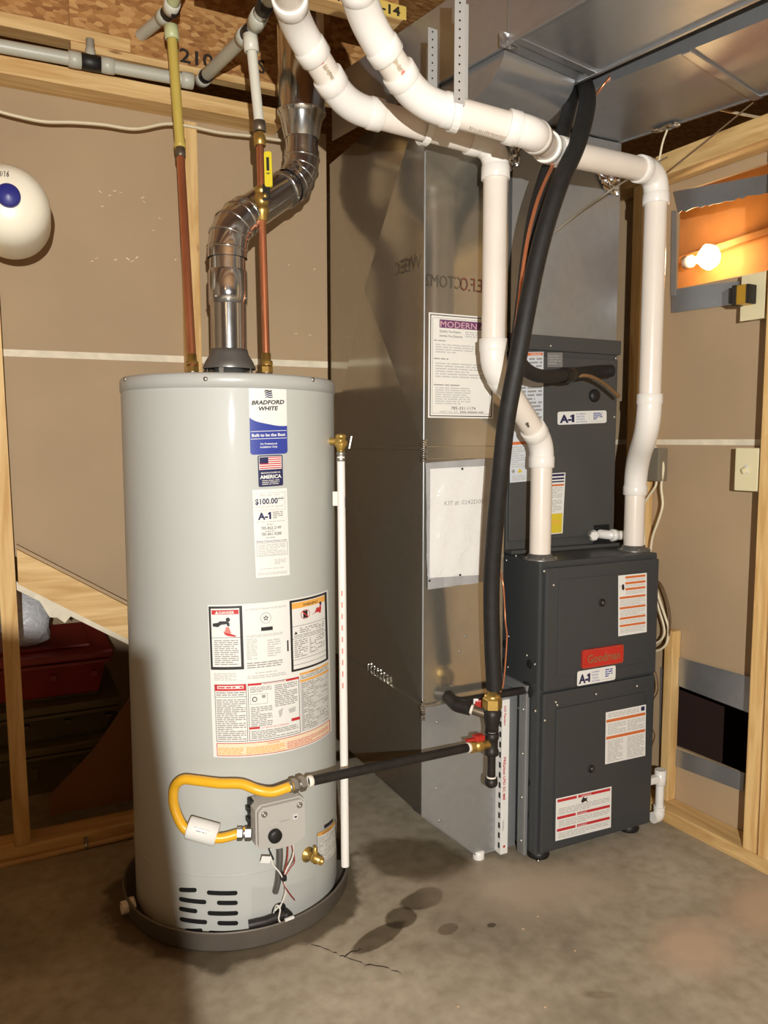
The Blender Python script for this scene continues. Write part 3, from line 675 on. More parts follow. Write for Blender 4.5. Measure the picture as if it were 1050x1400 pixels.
MB().lathe(gf((-0.020, -0.022, 0.074)), gn, [(0.016, 0), (0.016, 0.009), (0.0135, 0.012), (0, 0.012)], m_black, 24).build('knob', valve)
for a, b in ((-0.044, 0.034), (0.042, 0.036)): MB().lathe(gf((a, b, 0.074)), gn, [(0.007, 0), (0.007, 0.003), (0.004, 0.004), (0, 0.001)], m_steel, 12).build('corner_screw', valve)
B((0.026, 0.004, 0.0735), (0.038, 0.016, 0.0755), m_shade, 0.0005, gf).build('status_window', valve)
B((0.029, 0.008, 0.0756), (0.035, 0.012, 0.0762), m_ink, 0, gf).build('status_light', valve)
B((0.024, -0.066, 0.02), (0.038, -0.050, 0.056), m_black, 0.002, gf).build('wire_plug', valve)
B((-0.028, -0.060, 0.03), (-0.018, -0.048, 0.06), m_black, 0.002, gf).build('wire_plug', valve)
mb = MB(); draw(mb, bil(gf((-0.03, 0.01, 0.0742)), gf((0.02, 0.01, 0.0742)), gf((0.02, -0.0, 0.0742)), gf((-0.03, 0.0, 0.0742)), gn), 50, 10, [('l', 2, 2, 20, 6, 1, m_grey2, 1), ('l', 24, 1, 46, 5, 1, m_grey, 1)]); mb.build('valve_lettering', valve)
# pilot tube, wires, burner opening
T(smooth([gf((0.004, -0.055, 0.040)), gf((0.005, -0.10, 0.040)), gf((0.004, -0.16, 0.030)), gf((0.000, -0.195, 0.020))]), 0.0075, m_hood, 10).build('gas_tube', heater)
def wire(name, par, pts, r, mat): return T(smooth(pts, 6), r, mat, 6).build(name, par)
wire('burner_wire', heater, [gf((0.022, -0.06, 0.05)), gf((0.020, -0.10, 0.05)), gf((0.012, -0.135, 0.05)), gf((0.010, -0.16, 0.05)), gf((0.030, -0.20, 0.03)), gf((0.052, -0.235, 0.012))], 0.0016, m_wr)
wire('burner_wire', heater, [gf((0.034, -0.06, 0.05)), gf((0.034, -0.10, 0.05)), gf((0.012, -0.14, 0.05)), gf((0.022, -0.19, 0.035)), gf((0.018, -0.225, 0.02)), gf((0.000, -0.245, 0.015))], 0.0018, m_ww)
wire('burner_wire', heater, [gf((0.030, -0.06, 0.05)), gf((0.038, -0.11, 0.05)), gf((0.028, -0.125, 0.05)), gf((0.014, -0.142, 0.05))], 0.0016, m_wr)
wire('burner_wire', heater, [gf((-0.020, -0.062, 0.045)), gf((-0.018, -0.10, 0.05)), gf((0.000, -0.13, 0.055)), gf((0.012, -0.16, 0.05)), gf((0.020, -0.20, 0.03)), gf((0.010, -0.24, 0.02))], 0.0018, m_ww)
wire('burner_wire', heater, [gf((-0.028, -0.052, 0.04)), gf((-0.022, -0.075, 0.05)), gf((-0.016, -0.092, 0.055))], 0.0022, m_black)
B((-0.012, -0.008, 0), (0.012, 0.008, 0.001), m_white, 0.0003, Fr(gf((-0.034, -0.088, 0.052)), (gx*0.95-gz*0.3).normalized(), (gz*0.95+gx*0.3).normalized(), gn)).build('wire_tag', heater)
B((0.004, -0.152, 0.036), (0.016, -0.138, 0.058), m_black, 0.003, gf).build('cable_tie', heater)
sticker('burner_cover', heater, cquad((344, 1213), (432, 1197), (432, 1255), (344, 1276)), 10, 8, [], m_cap, 8)
bo, bx, bn = frame_at(381, 1244)
MB().lathe(bo, bn, [(0, 0.0015), (0.017, 0.0015), (0.019, 0.0005)], m_void, 20).build('burner_opening', heater)
T([cyl(340, 1265, 0.014), cyl(362, 1260, 0.016), cyl(388, 1250, 0.014)], 0.0115, m_iron, 12).build('burner_tube', heater)
MB().lathe(cyl(388, 1248, 0.0), frame_at(388, 1248)[2], [(0.014, 0), (0.014, 0.022), (0.010, 0.026), (0, 0.026)], m_black, 14).build('burner_fitting', heater)
wire('igniter_wire', heater, [cyl(374, 1248, 0.01), cyl(378, 1238, 0.025), cyl(383, 1243, 0.03), cyl(381, 1256, 0.03), cyl(384, 1262, 0.03)], 0.002, m_ww)
slots = [(122, 207, 640, 664), (255, 402, 654, 678), (122, 253, 684, 722), (303, 403, 703, 725), (122, 210, 730, 766), (258, 405, 752, 774), (125, 257, 780, 818), (305, 405, 800, 822), (150, 235, 836, 856), (262, 408, 846, 858)]
for a, b, y0, y1 in slots:
    xa, xb = 210+a/3.5, 210+b/3.5; skew = (y1-y0)/3.5-6.2
    f = cquad((xa, 1030+y0/3.5), (xb, 1030+y0/3.5+max(skew, 0)), (xb, 1030+y0/3.5+max(skew, 0)+6.2), (xa, 1030+y0/3.5+6.2))
    L = (xb-xa); mb = MB(); draw(mb, f, L, 6.2, [('rr', 0, 0, L, 6.2, 3.0, m_void, 1)], None, 0.0004); mb.build('air_slot', heater)
sticker('louver_plate', heater, cquad((236, 1205), (340, 1211), (341, 1278), (238, 1270)), 10, 8, [], m_jack, 8, off=0.0002)
# drain valve
dp, dx, dn = frame_at(420, 1168)
mb = MB(); mb.lathe(dp, dn, [(0.019, 0), (0.019, 0.003), (0.009, 0.006), (0.009, 0.02), (0.013, 0.022), (0.013, 0.034), (0.010, 0.036), (0.010, 0.05), (0.006, 0.05), (0.006, 0.03)], m_brass, 18)
dv = mb.build('drain_valve', heater); dv['label'] = 'brass drain valve low on the jacket'
mb = MB(); mb.lathe(dp+dn*0.028+V((0, 0, 0.008)), (0, 0, 1), [(0.006, 0), (0.006, 0.014), (0.0045, 0.016), (0.0045, 0.022), (0, 0.022)], m_brass, 10); mb.build('valve_stem', dv)
el = [('o', 0, 0, 28, 55, 0.6, m_ink, 2), ('r', 0.6, 0.6, 27.4, 7, m_amber, 1), ('t', 'WARNING', 14, 6, 4.5, m_ink, 'c', {'fit': 14}), ('l', 2, 9, 26, 53, 15, m_grey2, 2)]
sticker('warning_label', heater, cquad((433, 1139), (458, 1119), (460, 1158), (434, 1178)), 28, 56, el, m_white, 5, 'small orange topped warning sticker by the drain valve')
sticker('dark_tag', heater, cquad((443, 1128), (455, 1118), (455, 1123), (443, 1133)), 5, 3, [], m_ink, 3)
# relief valve and bracket on the far side
rvp = pt(466, 606, 1.93)
nr = V((rvp.x-AX.x, rvp.y-AX.y, 0)).normalized()
mb = MB(); mb.tube([cpt(math.atan2(nr.x, -nr.y), rvp.z+0.005, -0.01), rvp+V((0, 0, 0.005))], 0.009, m_brass, 12)
mb.lathe(rvp+V((0, 0, -0.022)), (0, 0, 1), [(0, 0), (0.010, 0), (0.011, 0.010), (0.017, 0.018), (0.017, 0.026), (0.013, 0.030), (0.013, 0.036), (0.015, 0.038), (0.013, 0.044), (0, 0.046)], m_brass, 18)
mb.lathe(rvp+V((0, 0, 0.005)), FW*-1, [(0.0085, 0.0), (0.0085, 0.020), (0, 0.021)], m_brass, 8)
rv_ = mb.build('relief_valve', heater); rv_['label'] = 'brass pressure relief valve'
B((-0.002, -0.0015, -0.016), (0.002, 0.0015, 0.016), m_steel, 0.0005, Fr(rvp+RT*0.024+V((0, 0, 0.002)), RT, FW, (RT*0.2+V((0, 0, 1))).normalized())).build('test_lever', rv_)
MB().lathe(rvp+V((0, 0, -0.045)), (0, 0, 1), [(0, 0), (0.0115, 0), (0.0115, 0.006), (0.010, 0.009), (0.010, 0.015), (0.0115, 0.018), (0.0115, 0.024), (0, 0.024)], m_steel, 14).build('adapter', rv_)
# discharge pipe
bot = pt(472, 1184, 1.93)
bot = V((rvp.x, rvp.y, 0.055)) if abs(bot.z-0.05) > 0.1 else bot
drp = thing('discharge_pipe', 'slim white plastic discharge pipe running down beside the grey heater', 'pipe', (bot.x, bot.y, bot.z))
top = rvp+V((0, 0, -0.034))
T([top, bot], 0.0102, m_pvcf, 16).build('pipe', drp)
d_ = (bot-top)
for t0, t1 in ((0.09, 0.125),): B((-0.0005, -0.003, 0), (0.0008, 0.003, 0.028), m_ink, 0, Fr(top+d_*t1+RT*0.0098-FW*0.003, RT, FW, (0, 0, 1))).build('print_mark', drp)
B((-0.022, -0.006, 0), (-0.009, 0.0, 0.036), m_cpvcc, 0.001, Fr(top+d_*0.12, RT, FW, (0, 0, 1))).build('pipe_clip', drp)
for k in range(9):
    B((-0.004, -0.0003, 0), (-0.001, 0.0003, 0.014), m_pink, 0, Fr(top+d_*(0.34+0.028*k)+RT*0.002-FW*0.0103, RT, FW, (0, 0, 1))).build('print_mark', drp)
# drain pan
pan = thing('drain_pan', 'shallow round grey drain pan under the water heater', 'pan', (AX.x, AX.y, 0))
PR = 0.296
MB().lathe(AX, (0, 0, 1), [(0, 0.001), (PR-0.004, 0.001), (PR, 0.006), (PR+0.002, 0.046), (PR+0.005, 0.050), (PR+0.003, 0.053), (PR-0.002, 0.050), (PR-0.004, 0.010), (0, 0.008)], m_pan, 96).build('pan_body', pan)
a = math.radians(186); pd = V((math.cos(a), math.sin(a), 0)); po = AX+pd*(PR-0.006)+V((0, 0, 0.028))
MB().lathe(po, pd, [(0.014, -0.012), (0.020, -0.010), (0.020, 0.002), (0.016, 0.003), (0.016, 0.022), (0.012, 0.022), (0.012, 0)], m_pvcf, 18).build('drain_fitting', pan)
a = math.atan2(cyl(440, 1180).y-AX.y, cyl(440, 1180).x-AX.x)
q = pt(443, 1241, 1.70); rim_d = V((q.x-AX.x, q.y-AX.y, 0)).normalized()
B((-0.012, -0.003, -0.003), (0.012, 0.004, 0.003), m_white, 0.0015, Fr(AX+rim_d*(PR+0.004)+V((0, 0, 0.055)), rim_d.cross(V((0, 0, 1))), rim_d, (0, 0, 1))).build('rim_clip', pan)

# ================================================================== FLUE
flue = thing('flue_pipe', 'shiny galvanized flue pipe rising from the heater and bending twice', 'flue', (AX.x, AX.y, HT+0.05))
f0 = AX+V((0, 0, HT+0.062)); f1 = V((AX.x, AX.y, pt(303, 326, 2.04).z))
f2 = pt(413, 243, 2.16); f3 = V((f2.x, f2.y, pt(417, 205, 2.16).z))
fr_ = 0.0455
def gore(name, par, a, b, c, r, mat, n=3, lead=0.075):
    """segmented sheet metal elbow between directions a->b and b->c"""
    u, v = (a-b).normalized(), (c-b).normalized()
    p0, p1 = b+u*lead, b+v*lead; pts = []
    for j in range(n+1):
        t = j/n; pts.append(p0*(1-t)**2+b*2*t*(1-t)+p1*t*t)
    path = [p0+u*0.02]+pts+[p1+v*0.02]
    o = T(path, r, mat, 28, False).build(name, par)
    for i, p in enumerate(path[1:-1]):
        d = (path[i+2]-path[i]).normalized()
        MB().lathe(p-d*0.003, d, [(r, 0), (r+0.0022, 0.0015), (r+0.0022, 0.0045), (r, 0.006)], mat, 28).build('bead', o)
    return o
up1 = (f1-f0).normalized(); dg = (f2-f1).normalized()
T([f0, f1-up1*0.06], fr_, m_flue, 32).build('straight_section', flue)
MB().lathe(f1-up1*0.19, up1, [(fr_, 0), (fr_+0.003, 0.001), (fr_+0.004, 0.03), (fr_+0.004, 0.08), (fr_+0.002, 0.085)], m_flue, 32).build('crimped_collar', flue)
for k in range(7):
    a = k*2*math.pi/7+0.4; x_, y_, _ = axes(up1)
    MB().lathe(f1-up1*0.175+(x_*math.cos(a)+y_*math.sin(a))*(fr_+0.003), x_*math.cos(a)+y_*math.sin(a), [(0.004, 0), (0.003, 0.002), (0, 0.003)], m_steel, 6).build('collar_dimple', flue)
gore('elbow', flue, f0, f1, f2, fr_+0.004, m_flue, 3, 0.055)
T([f1+dg*0.06, f2-dg*0.06], fr_, m_flue, 32).build('straight_section', flue)
gore('elbow', flue, f1, f2, f3, fr_+0.003, m_flue, 3, 0.050)
for q_, sgn in ((f1+dg*0.075, 1), (f2-dg*0.10, 1)):
    MB().lathe(q_, dg, [(fr_, 0), (fr_+0.005, 0.001), (fr_+0.005, 0.012), (fr_, 0.013)], m_flue, 32).build('joint_band', flue)
    for a in (0.6, 2.2, 4.0):
        x_, y_, _ = axes(dg); r_ = x_*math.cos(a)+y_*math.sin(a)
        MB().lathe(q_+dg*0.006+r_*(fr_+0.004), r_, [(0.005, 0), (0.005, 0.002), (0, 0.004)], m_steel, 6).build('sheet_screw', flue)
zi = pt(417, 193, 2.16).z; zt = pt(417, 160, 2.16).z
T([V((f2.x, f2.y, f2.z+0.05)), V((f2.x, f2.y, zi+0.006))], fr_, m_flue, 32).build('straight_section', flue)
MB().lathe((f2.x, f2.y, zi), (0, 0, 1), [(fr_+0.001, 0), (fr_+0.003, 0.002), (fr_+0.014, zt-zi-0.012), (0.067, zt-zi), (0.069, zt-zi+0.003), (0.067, zt-zi+0.006)], m_flue, 32).build('increaser', flue)
T([V((f2.x, f2.y, zt)), V((f2.x, f2.y, 2.62))], 0.0655, m_flue, 32).build('upper_section', flue)

# ================================================================== WATER LINES
def sleeve(p, d, r, L, mat, name, par):
    d = V(d).normalized(); return MB().lathe(V(p), d, [(r*0.85, 0), (r, 0.001), (r*1.03, L*0.5), (r, L-0.001), (r*0.85, L)], mat, 18).build(name, par)
# the one without a valve
ca = pc+V((0, 0, HT+0.035)); cb = pt(247, 215, 2.10)
hot = thing('copper_riser', 'plain copper riser without a valve, joined to a yellowed plastic pipe', 'pipe', ca)
T([ca, cb], 0.0111, m_cop, 18).build('copper_tube', hot)
dd = (cb-ca).normalized()
mb = MB(); mb.hex(ca-V((0, 0, 0.014)), dd, 0.0165, 0.018, m_brass); mb.lathe(ca+dd*0.004, dd, [(0.016, 0), (0.016, 0.010), (0.0125, 0.012), (0.0125, 0.03), (0.011, 0.03)], m_brass, 16); mb.build('brass_union', hot)
sleeve(cb-dd*0.002, dd, 0.0135, 0.03, m_ironl, 'brass_adapter', hot)
ct = pt(234, 36, 2.06)
T([cb+dd*0.028, ct], 0.0135, m_cpvcy, 18).build('plastic_tube', hot)
sleeve(cb+dd*0.028, dd, 0.0155, 0.028, m_cpvcy, 'coupling', hot)
d2 = (ct-cb).normalized()
sleeve(ct-d2*0.034, d2, 0.0185, 0.036, m_cpvcg, 'coupling', hot)
# the one with the ball valve
va = ph_+V((0, 0, HT+0.035)); vb = pt(355.5, 198, 1.98)
cold = thing('copper_riser', 'copper riser with a yellow handled brass ball valve', 'pipe', va)
ve = (vb-va); vd = ve.normalized()
vm0 = va+vd*(ve.length*0.675); vm1 = va+vd*(ve.length*0.795)
T([va, vm0], 0.0098, m_cop, 18).build('copper_tube', cold)
T([vm1, vb], 0.0098, m_cop, 18).build('copper_tube', cold)
mb = MB(); mb.hex(va-V((0, 0, 0.014)), vd, 0.0165, 0.018, m_brass); mb.lathe(va+vd*0.004, vd, [(0.016, 0), (0.016, 0.012), (0.012, 0.014), (0.012, 0.032), (0.010, 0.032)], m_brass, 16); mb.build('brass_union', cold)
vbod = MB(); L = (vm1-vm0).length
vbod.lathe(vm0-vd*0.012, vd, [(0.010, 0), (0.0135, 0.001), (0.0135, 0.018), (0.018, 0.022), (0.018, 0.034), (0.014, 0.038), (0.018, 0.046), (0.020, 0.056), (0.018, 0.066), (0.014, 0.072), (0.017, 0.074), (0.017, 0.086), (0.0125, 0.088), (0.0125, L+0.02), (0.010, L+0.02)], m_brass, 18)
vbod.lathe(vm0+vd*0.044, RT*0.5-FW, [(0.009, 0.0), (0.009, 0.024), (0.006, 0.026), (0.006, 0.034), (0, 0.034)], m_brass, 12)
bv = vbod.build('ball_valve', cold)
hp = vm0+vd*0.044+(RT*0.5-FW).normalized()*0.030
hfr = Fr(hp, RT, FW*-1, vd)
B((-0.006, -0.001, -0.012), (0.013, 0.001, 0.030), m_black, 0.001, hfr).build('handle_neck', bv)
hl = MB(); hl.prism(rrect(0.000, 0.022, 0.0195, 0.112, 0.006), 0.007, m_yelh, Fr(hp+FW*0.004, RT, vd, FW*-1)); lv = hl.build('lever_handle', bv); lv['label'] = 'yellow lever handle'
B((0.006, 0.0036, 0.06), (0.013, 0.0042, 0.095), m_ink, 0, hfr)
mb = MB(); draw(mb, bil(hp+RT*0.004+vd*0.098-FW*0.0045, hp+RT*0.016+vd*0.098-FW*0.0045, hp+RT*0.016+vd*0.040-FW*0.0045, hp+RT*0.004+vd*0.040-FW*0.0045, FW*-1), 12, 58, [('r', 2, 2, 9, 36, m_ink, 1), ('r', 1, 42, 10, 44, m_ink, 1), ('r', 5, 39, 6, 47, m_ink, 1)]); mb.build('handle_print', bv)
sleeve(vb-vd*0.004, vd, 0.0150, 0.034, m_brass, 'brass_adapter', cold)
sleeve(vb+vd*0.032, vd, 0.0165, 0.028, m_ironl, 'brass_adapter', cold)
vt = pt(342, 48, 1.94)
T([vb+vd*0.05, vt], 0.0130, m_cpvcc, 18).build('plastic_tube', cold)
d3 = (vt-vb).normalized(); sleeve(vt-d3*0.040, d3, 0.0185, 0.042, m_cpvcc, 'coupling', cold)
# overhead plastic runs
run = thing('plastic_water_line', 'grey plastic water pipe along the top plate with a black tee', 'pipe', py(120, 90, 2.285))
r0, r1 = py(-420, -14, 2.31), py(262, 111, 2.31)
rd = (r1-r0).normalized()
T([r0, r1], 0.0168, m_cpvc, 18).build('tube', run)
for xx in (102, 147): p = py(xx, 62+0.188*xx-0+4, 2.31); p = r0+rd*((p-r0).dot(rd)); sleeve(p-rd*0.016, rd, 0.0205, 0.034, m_cpvc, 'coupling', run)
p = r0+rd*((py(124, 86, 2.31)-r0).dot(rd)); sleeve(p-rd*0.026, rd, 0.0205, 0.052, m_black, 'tee', run)
MB().lathe(p, (0, 0, 1), [(0.0135, 0.01), (0.0135, 0.035), (0.011, 0.036), (0.011, 0.06), (0, 0.06)], m_cpvc, 14).build('tee_branch', run)
sleeve(r1-rd*0.03, rd, 0.0215, 0.034, m_cpvc, 'coupling', run)
e0, e1, e2 = pt(275, 110, 2.30), pt(345, 40, 1.94), pt(372, -10, 1.80)
run2 = thing('plastic_water_line', 'grey plastic pipe climbing from the wall toward the valved riser', 'pipe', e0)
ed = (e1-e0).normalized()
T([e0, e1], 0.0172, m_cpvc, 18).build('tube', run2)
for p in (e0-ed*0.004, e1-ed*0.075): sleeve(p, ed, 0.0220, 0.036, m_cpvc, 'coupling', run2)
sleeve(e0+ed*0.03, ed, 0.0185, 0.03, m_black, 'rubber_clamp', run2)
sleeve(e1-ed*0.042, ed, 0.0195, 0.05, m_iron, 'tee', run2)
eu = (e2-e1).normalized(); T([e1+ed*0.0, e2], 0.0165, m_cpvc, 18).build('tube', run2); sleeve(e1+eu*0.02, eu, 0.0215, 0.045, m_cpvc, 'coupling', run2)
sleeve(e1+eu*0.085, eu, 0.0205, 0.04, m_iron, 'tee', run2)
g0, g1, g2 = pt(163, 73, 2.30), pt(232, 16, 2.08), pt(246, -25, 1.98)
run3 = thing('plastic_water_line', 'shorter grey plastic pipe meeting the yellowed riser under the joist', 'pipe', g0)
gd = (g1-g0).normalized()
T([g0, g1], 0.0155, m_cpvc, 18).build('tube', run3)
for p in (g0+gd*0.06, g1-gd*0.05): sleeve(p, gd, 0.0195, 0.03, m_cpvc, 'coupling', run3)
sleeve(g1-gd*0.02, gd, 0.0185, 0.045, m_iron, 'tee', run3)
gu = (g2-g1).normalized(); T([g1, g2], 0.016, m_cpvcg, 18).build('tube', run3); sleeve(g1+gu*0.004, gu, 0.0205, 0.035, m_cpvcc, 'coupling', run3)

# cable along the wall
tag(T(smooth([py(x, y, 2.345) for x, y in ((-20, 147), (20, 158), (60, 166), (100, 167), (140, 170), (185, 176), (228, 169), (262, 173), (300, 181), (345, 186), (385, 192))]), 0.0042, m_cable, 8).build('electrical_cable'), 'cream electrical cable sagging across the studs under the top plate', 'cable')

# pipe clipped along the bottom plate
l0, l1 = py(-140, 1218, 2.335), py(196, 1138, 2.335)
fp = thing('floor_pipe', 'slim tan pipe clipped along the bottom plate under the stairs', 'pipe', (l0+l1)/2)
T([l0, l1], 0.0085, M('tan_pipe', (196, 160, 112), 0.45), 12).build('tube', fp)
pm = l0.lerp(l1, (py(118, 1156, 2.335).x-l0.x)/(l1.x-l0.x))
sleeve(pm-(l1-l0).normalized()*0.006, l1-l0, 0.0105, 0.012, m_steel, 'pipe_clip', fp)
B((pm.x-0.006, 2.335, pm.z+0.006), (pm.x+0.006, 2.349, pm.z+0.022), m_steel, 0.001).build('pipe_clip', fp)
# scuffs on the paper
mb = MB()
for x, y in [(137, 262), (150, 267), (157, 261), (165, 263), (140, 282), (195, 270), (197, 276), (218, 298), (210, 315), (126, 357), (132, 353), (158, 355), (175, 354), (181, 357), (187, 352), (240, 355), (395, 362), (430, 368), (424, 458), (405, 456)]:
    p = py(x, y, YD-0.0006); a = random.uniform(-0.8, 0.8); w_, h_ = random.uniform(.003, .007), random.uniform(.0007, .0016); c_, s_ = math.cos(a), math.sin(a)
    mb.add([p+V((c_*i*w_-s_*j*h_, 0, s_*i*w_+c_*j*h_)) for i, j in ((-1, -1), (1, -0.6), (0.7, 1), (-0.8, 0.7))], [(0, 1, 2, 3)], m_cream)
mb.build('paper_scuffs', wl)['kind'] = 'stuff'

# ================================================================== EXPANSION TANK
tk = pt(10, 280, 1.80); TR = 0.0935
td = V((0.05, 1, 0)).normalized()
tank = thing('expansion_tank', 'round white expansion tank with a blue centre cap, cut by the frame edge', 'tank', tk)
MB().lathe(tk-td*0.06, td, [(0, 0), (0.03, 0.002), (0.06, 0.010), (0.077, 0.025), (0.089, 0.046), (TR, 0.075), (TR, 0.20), (0.09, 0.225), (0.05, 0.24), (0, 0.245)], m_tank, 48).build('tank_body', tank)
tc = tk-td*0.064+RT*0.006+V((0, 0, 0.003))
bc = MB().lathe(tc, td*-1, [(0.0255, -0.01), (0.0255, 0.006), (0.0225, 0.010), (0, 0.012)], m_bluec, 28).build('valve_cap', tank); bc['label'] = 'blue plastic cap'
mb = MB(); to = tk-td*0.056+V((0, 0, 0.062))+RT*(-0.027)
draw(mb, bil(to, to+RT*0.05, to+RT*0.05-V((0, 0, 0.02)), to-V((0, 0, 0.02)), td*-1), 50, 20, [('t', '6/8/16', 2, 16, 18, m_ink, 'l', {'fit': 34, 'shear': 0.2})], None, 0.002); mb.build('written_date', tank)
T([tk+td*0.17, V((tk.x-0.02, 2.28, tk.z)), V((tk.x-0.22, 2.28, tk.z)), V((tk.x-0.22, 2.28, py(-70, 52, 2.31).z-0.015))], 0.012, m_cop, 12).build('tank_connection', tank)

# ================================================================== UNDER-STAIR STORAGE
ty = 2.75
def tote(name, lab, x0, x1, y0, y1, z0, z1, mat, matl):
    t = thing(name, lab, 'storage tote', ((x0+x1)/2, (y0+y1)/2, z0))
    mb = MB(); a = 0.03
    vs = [(x0+a, y0+a, z0), (x1-a, y0+a, z0), (x1-a, y1-a, z0), (x0+a, y1-a, z0), (x0, y0, z1), (x1, y0, z1), (x1, y1, z1), (x0, y1, z1)]
    mb.add(vs, [(0, 1, 2, 3), (0, 1, 5, 4), (1, 2, 6, 5), (2, 3, 7, 6), (3, 0, 4, 7)], mat)
    mb.box((x0-0.012, y0-0.012, z1-0.035), (x1+0.012, y1+0.012, z1-0.02), mat, 0.004)
    mb.build('tub', t)
    mb = MB(); mb.box((x0-0.018, y0-0.018, z1-0.015), (x1+0.018, y1+0.018, z1+0.012), matl, 0.006); mb.box((x0+0.05, y0+0.05, z1+0.012), (x1-0.05, y1-0.05, z1+0.024), matl, 0.006); mb.build('lid', t)
    for k in range(5): B((x0+0.08+0.13*k, y0-0.004, z0+0.06), (x0+0.10+0.13*k, y0+0.02, z1-0.06), mat, 0.003).build('rib', t)
    return t
xa = py(150, 900, ty).x
tote('storage_tote', 'olive plastic tote at the bottom of the stack under the stairs', xa-0.60, xa+0.03, ty, ty+0.4, 0.002, 0.165, m_toteo, m_toteo)
tote('storage_tote', 'olive plastic tote in the middle of the stack under the stairs', xa-0.62, xa+0.015, ty+0.01, ty+0.42, 0.192, 0.300, m_toteo, m_toteo)
tote('storage_tote', 'red plastic tote on top of the olive totes under the stairs', xa-0.66, xa-0.005, ty+0.02, ty+0.46, 0.328, 0.470, m_tote, m_tote)
q = py(46, 870, 2.92); mb = MB()
bagpts = [(0.0, 0), (0.05, 0.001), (0.072, 0.02), (0.078, 0.06), (0.074, 0.11), (0.055, 0.15), (0.035, 0.175), (0.012, 0.19), (0, 0.192)]
mb.lathe((q.x-0.022, 2.90, 0.498), (0, 0, 1), bagpts, m_bag, 24)
for i, v_ in enumerate(mb.v):
    k_ = min(1, (v_.z-0.498)/0.02)
    mb.v[i] = v_+V((math.sin(v_.z*60+v_.y*40)*0.006, math.sin(v_.x*70+v_.z*45)*0.007, math.sin(v_.x*50)*0.004))*k_
tag(mb.build('plastic_bag'), 'crumpled grey plastic bag on the red tote under the sloped board', 'bag')

# ================================================================== RETURN DUCT
DX, DY, DX1, DYB = 0.984, 1.78, 1.243, 2.425
zs, zl = 1.180, 0.482        # seams
ret = thing('return_duct', 'tall shiny sheet metal return duct between the heater and the furnace', 'duct', ((DX+DX1)/2, 2.1, 0))
def crossbreak(name, pts, h, nrm):
    a, b, c, d = [V(p) for p in pts]; ctr = (a+b+c+d)/4+V(nrm)*h
    mb = MB(); mb.add([a, b, c, d, ctr], [(0, 1, 4), (1, 2, 4), (2, 3, 4), (3, 0, 4)], m_galv); return mb.build(name, ret)
ZT = 2.1
crossbreak('side_panel', [(DX, DYB, zs+0.004), (DX, DY, zs+0.004), (DX, DY, 2.10), (DX, DYB, 2.10)], 0.024, (-1, 0, 0))
crossbreak('side_panel', [(DX, DYB, zl+0.004), (DX, DY, zl+0.004), (DX, DY, zs-0.004), (DX, DYB, zs-0.004)], 0.020, (-1, 0, 0))
mb = MB(); mb.add([(DX, DY, zs+0.004), (DX1, DY, zs+0.004), (DX1, DY, ZT), (DX, DY, ZT)], [(0, 1, 2, 3)], m_galv); mb.add([(DX, DYB, zs), (DX1, DYB, zs), (DX1, DYB, ZT), (DX, DYB, ZT)], [(0, 1, 2, 3)], m_galv); mb.add([(DX1, DY, zs), (DX1, DYB, zs), (DX1, DYB, ZT), (DX1, DY, ZT)], [(0, 1, 2, 3)], m_galv); mb.build('front_panel', ret)
mb = MB(); mb.add([(DX, DY, zl+0.004), (DX1, DY, zl+0.004), (DX1, DY, zs-0.03), (DX, DY, zs-0.03)], [(0, 1, 2, 3)], m_galv); mb.add([(DX1, DY, zl), (DX1, DYB, zl), (DX1, DYB, zs), (DX1, DY, zs)], [(0, 1, 2, 3)], m_galv); mb.build('front_panel', ret)
# drive cleats and corner beads
B((DX+0.004, DY-0.008, zs-0.030), (DX1, DY+0.004, zs+0.006), m_galv, 0.003).build('drive_cleat', ret)
B((DX-0.006, DY, zs-0.004), (DX+0.003, DYB, zs+0.004), m_galv, 0.002).build('drive_cleat', ret)
B((DX-0.006, DY, zl-0.004), (DX+0.003, DYB, zl+0.004), m_galv, 0.002).build('drive_cleat', ret)
B((DX+0.004, DY-0.006, zl-0.004), (DX1, DY+0.003, zl+0.005), m_galv, 0.002).build('drive_cleat', ret)
T([(DX+0.001, DY+0.001, zl), (DX+0.001, DY+0.001, ZT)], 0.0028, m_galvd, 8).build('corner_bead', ret)
for z_ in (zs-0.005, zl-0.01):
    mb = MB()
    for k in range(10): mb.box((DX-0.006+random.uniform(-.004, .004), DY-0.008+random.uniform(-.003, .003), z_-0.03+0.006*k), (DX+0.006, DY+0.004, z_-0.026+0.006*k), m_foil, 0.001)
    mb.build('bent_tab', ret)
mb = MB()
for k in range(7):
    y_ = DY+0.20+0.022*k; mb.box((DX-0.010, y_, zl+0.006), (DX-0.002, y_+0.010, zl+0.024+0.006*random.random()), m_foil, 0.002)
mb.build('bent_tab', ret)
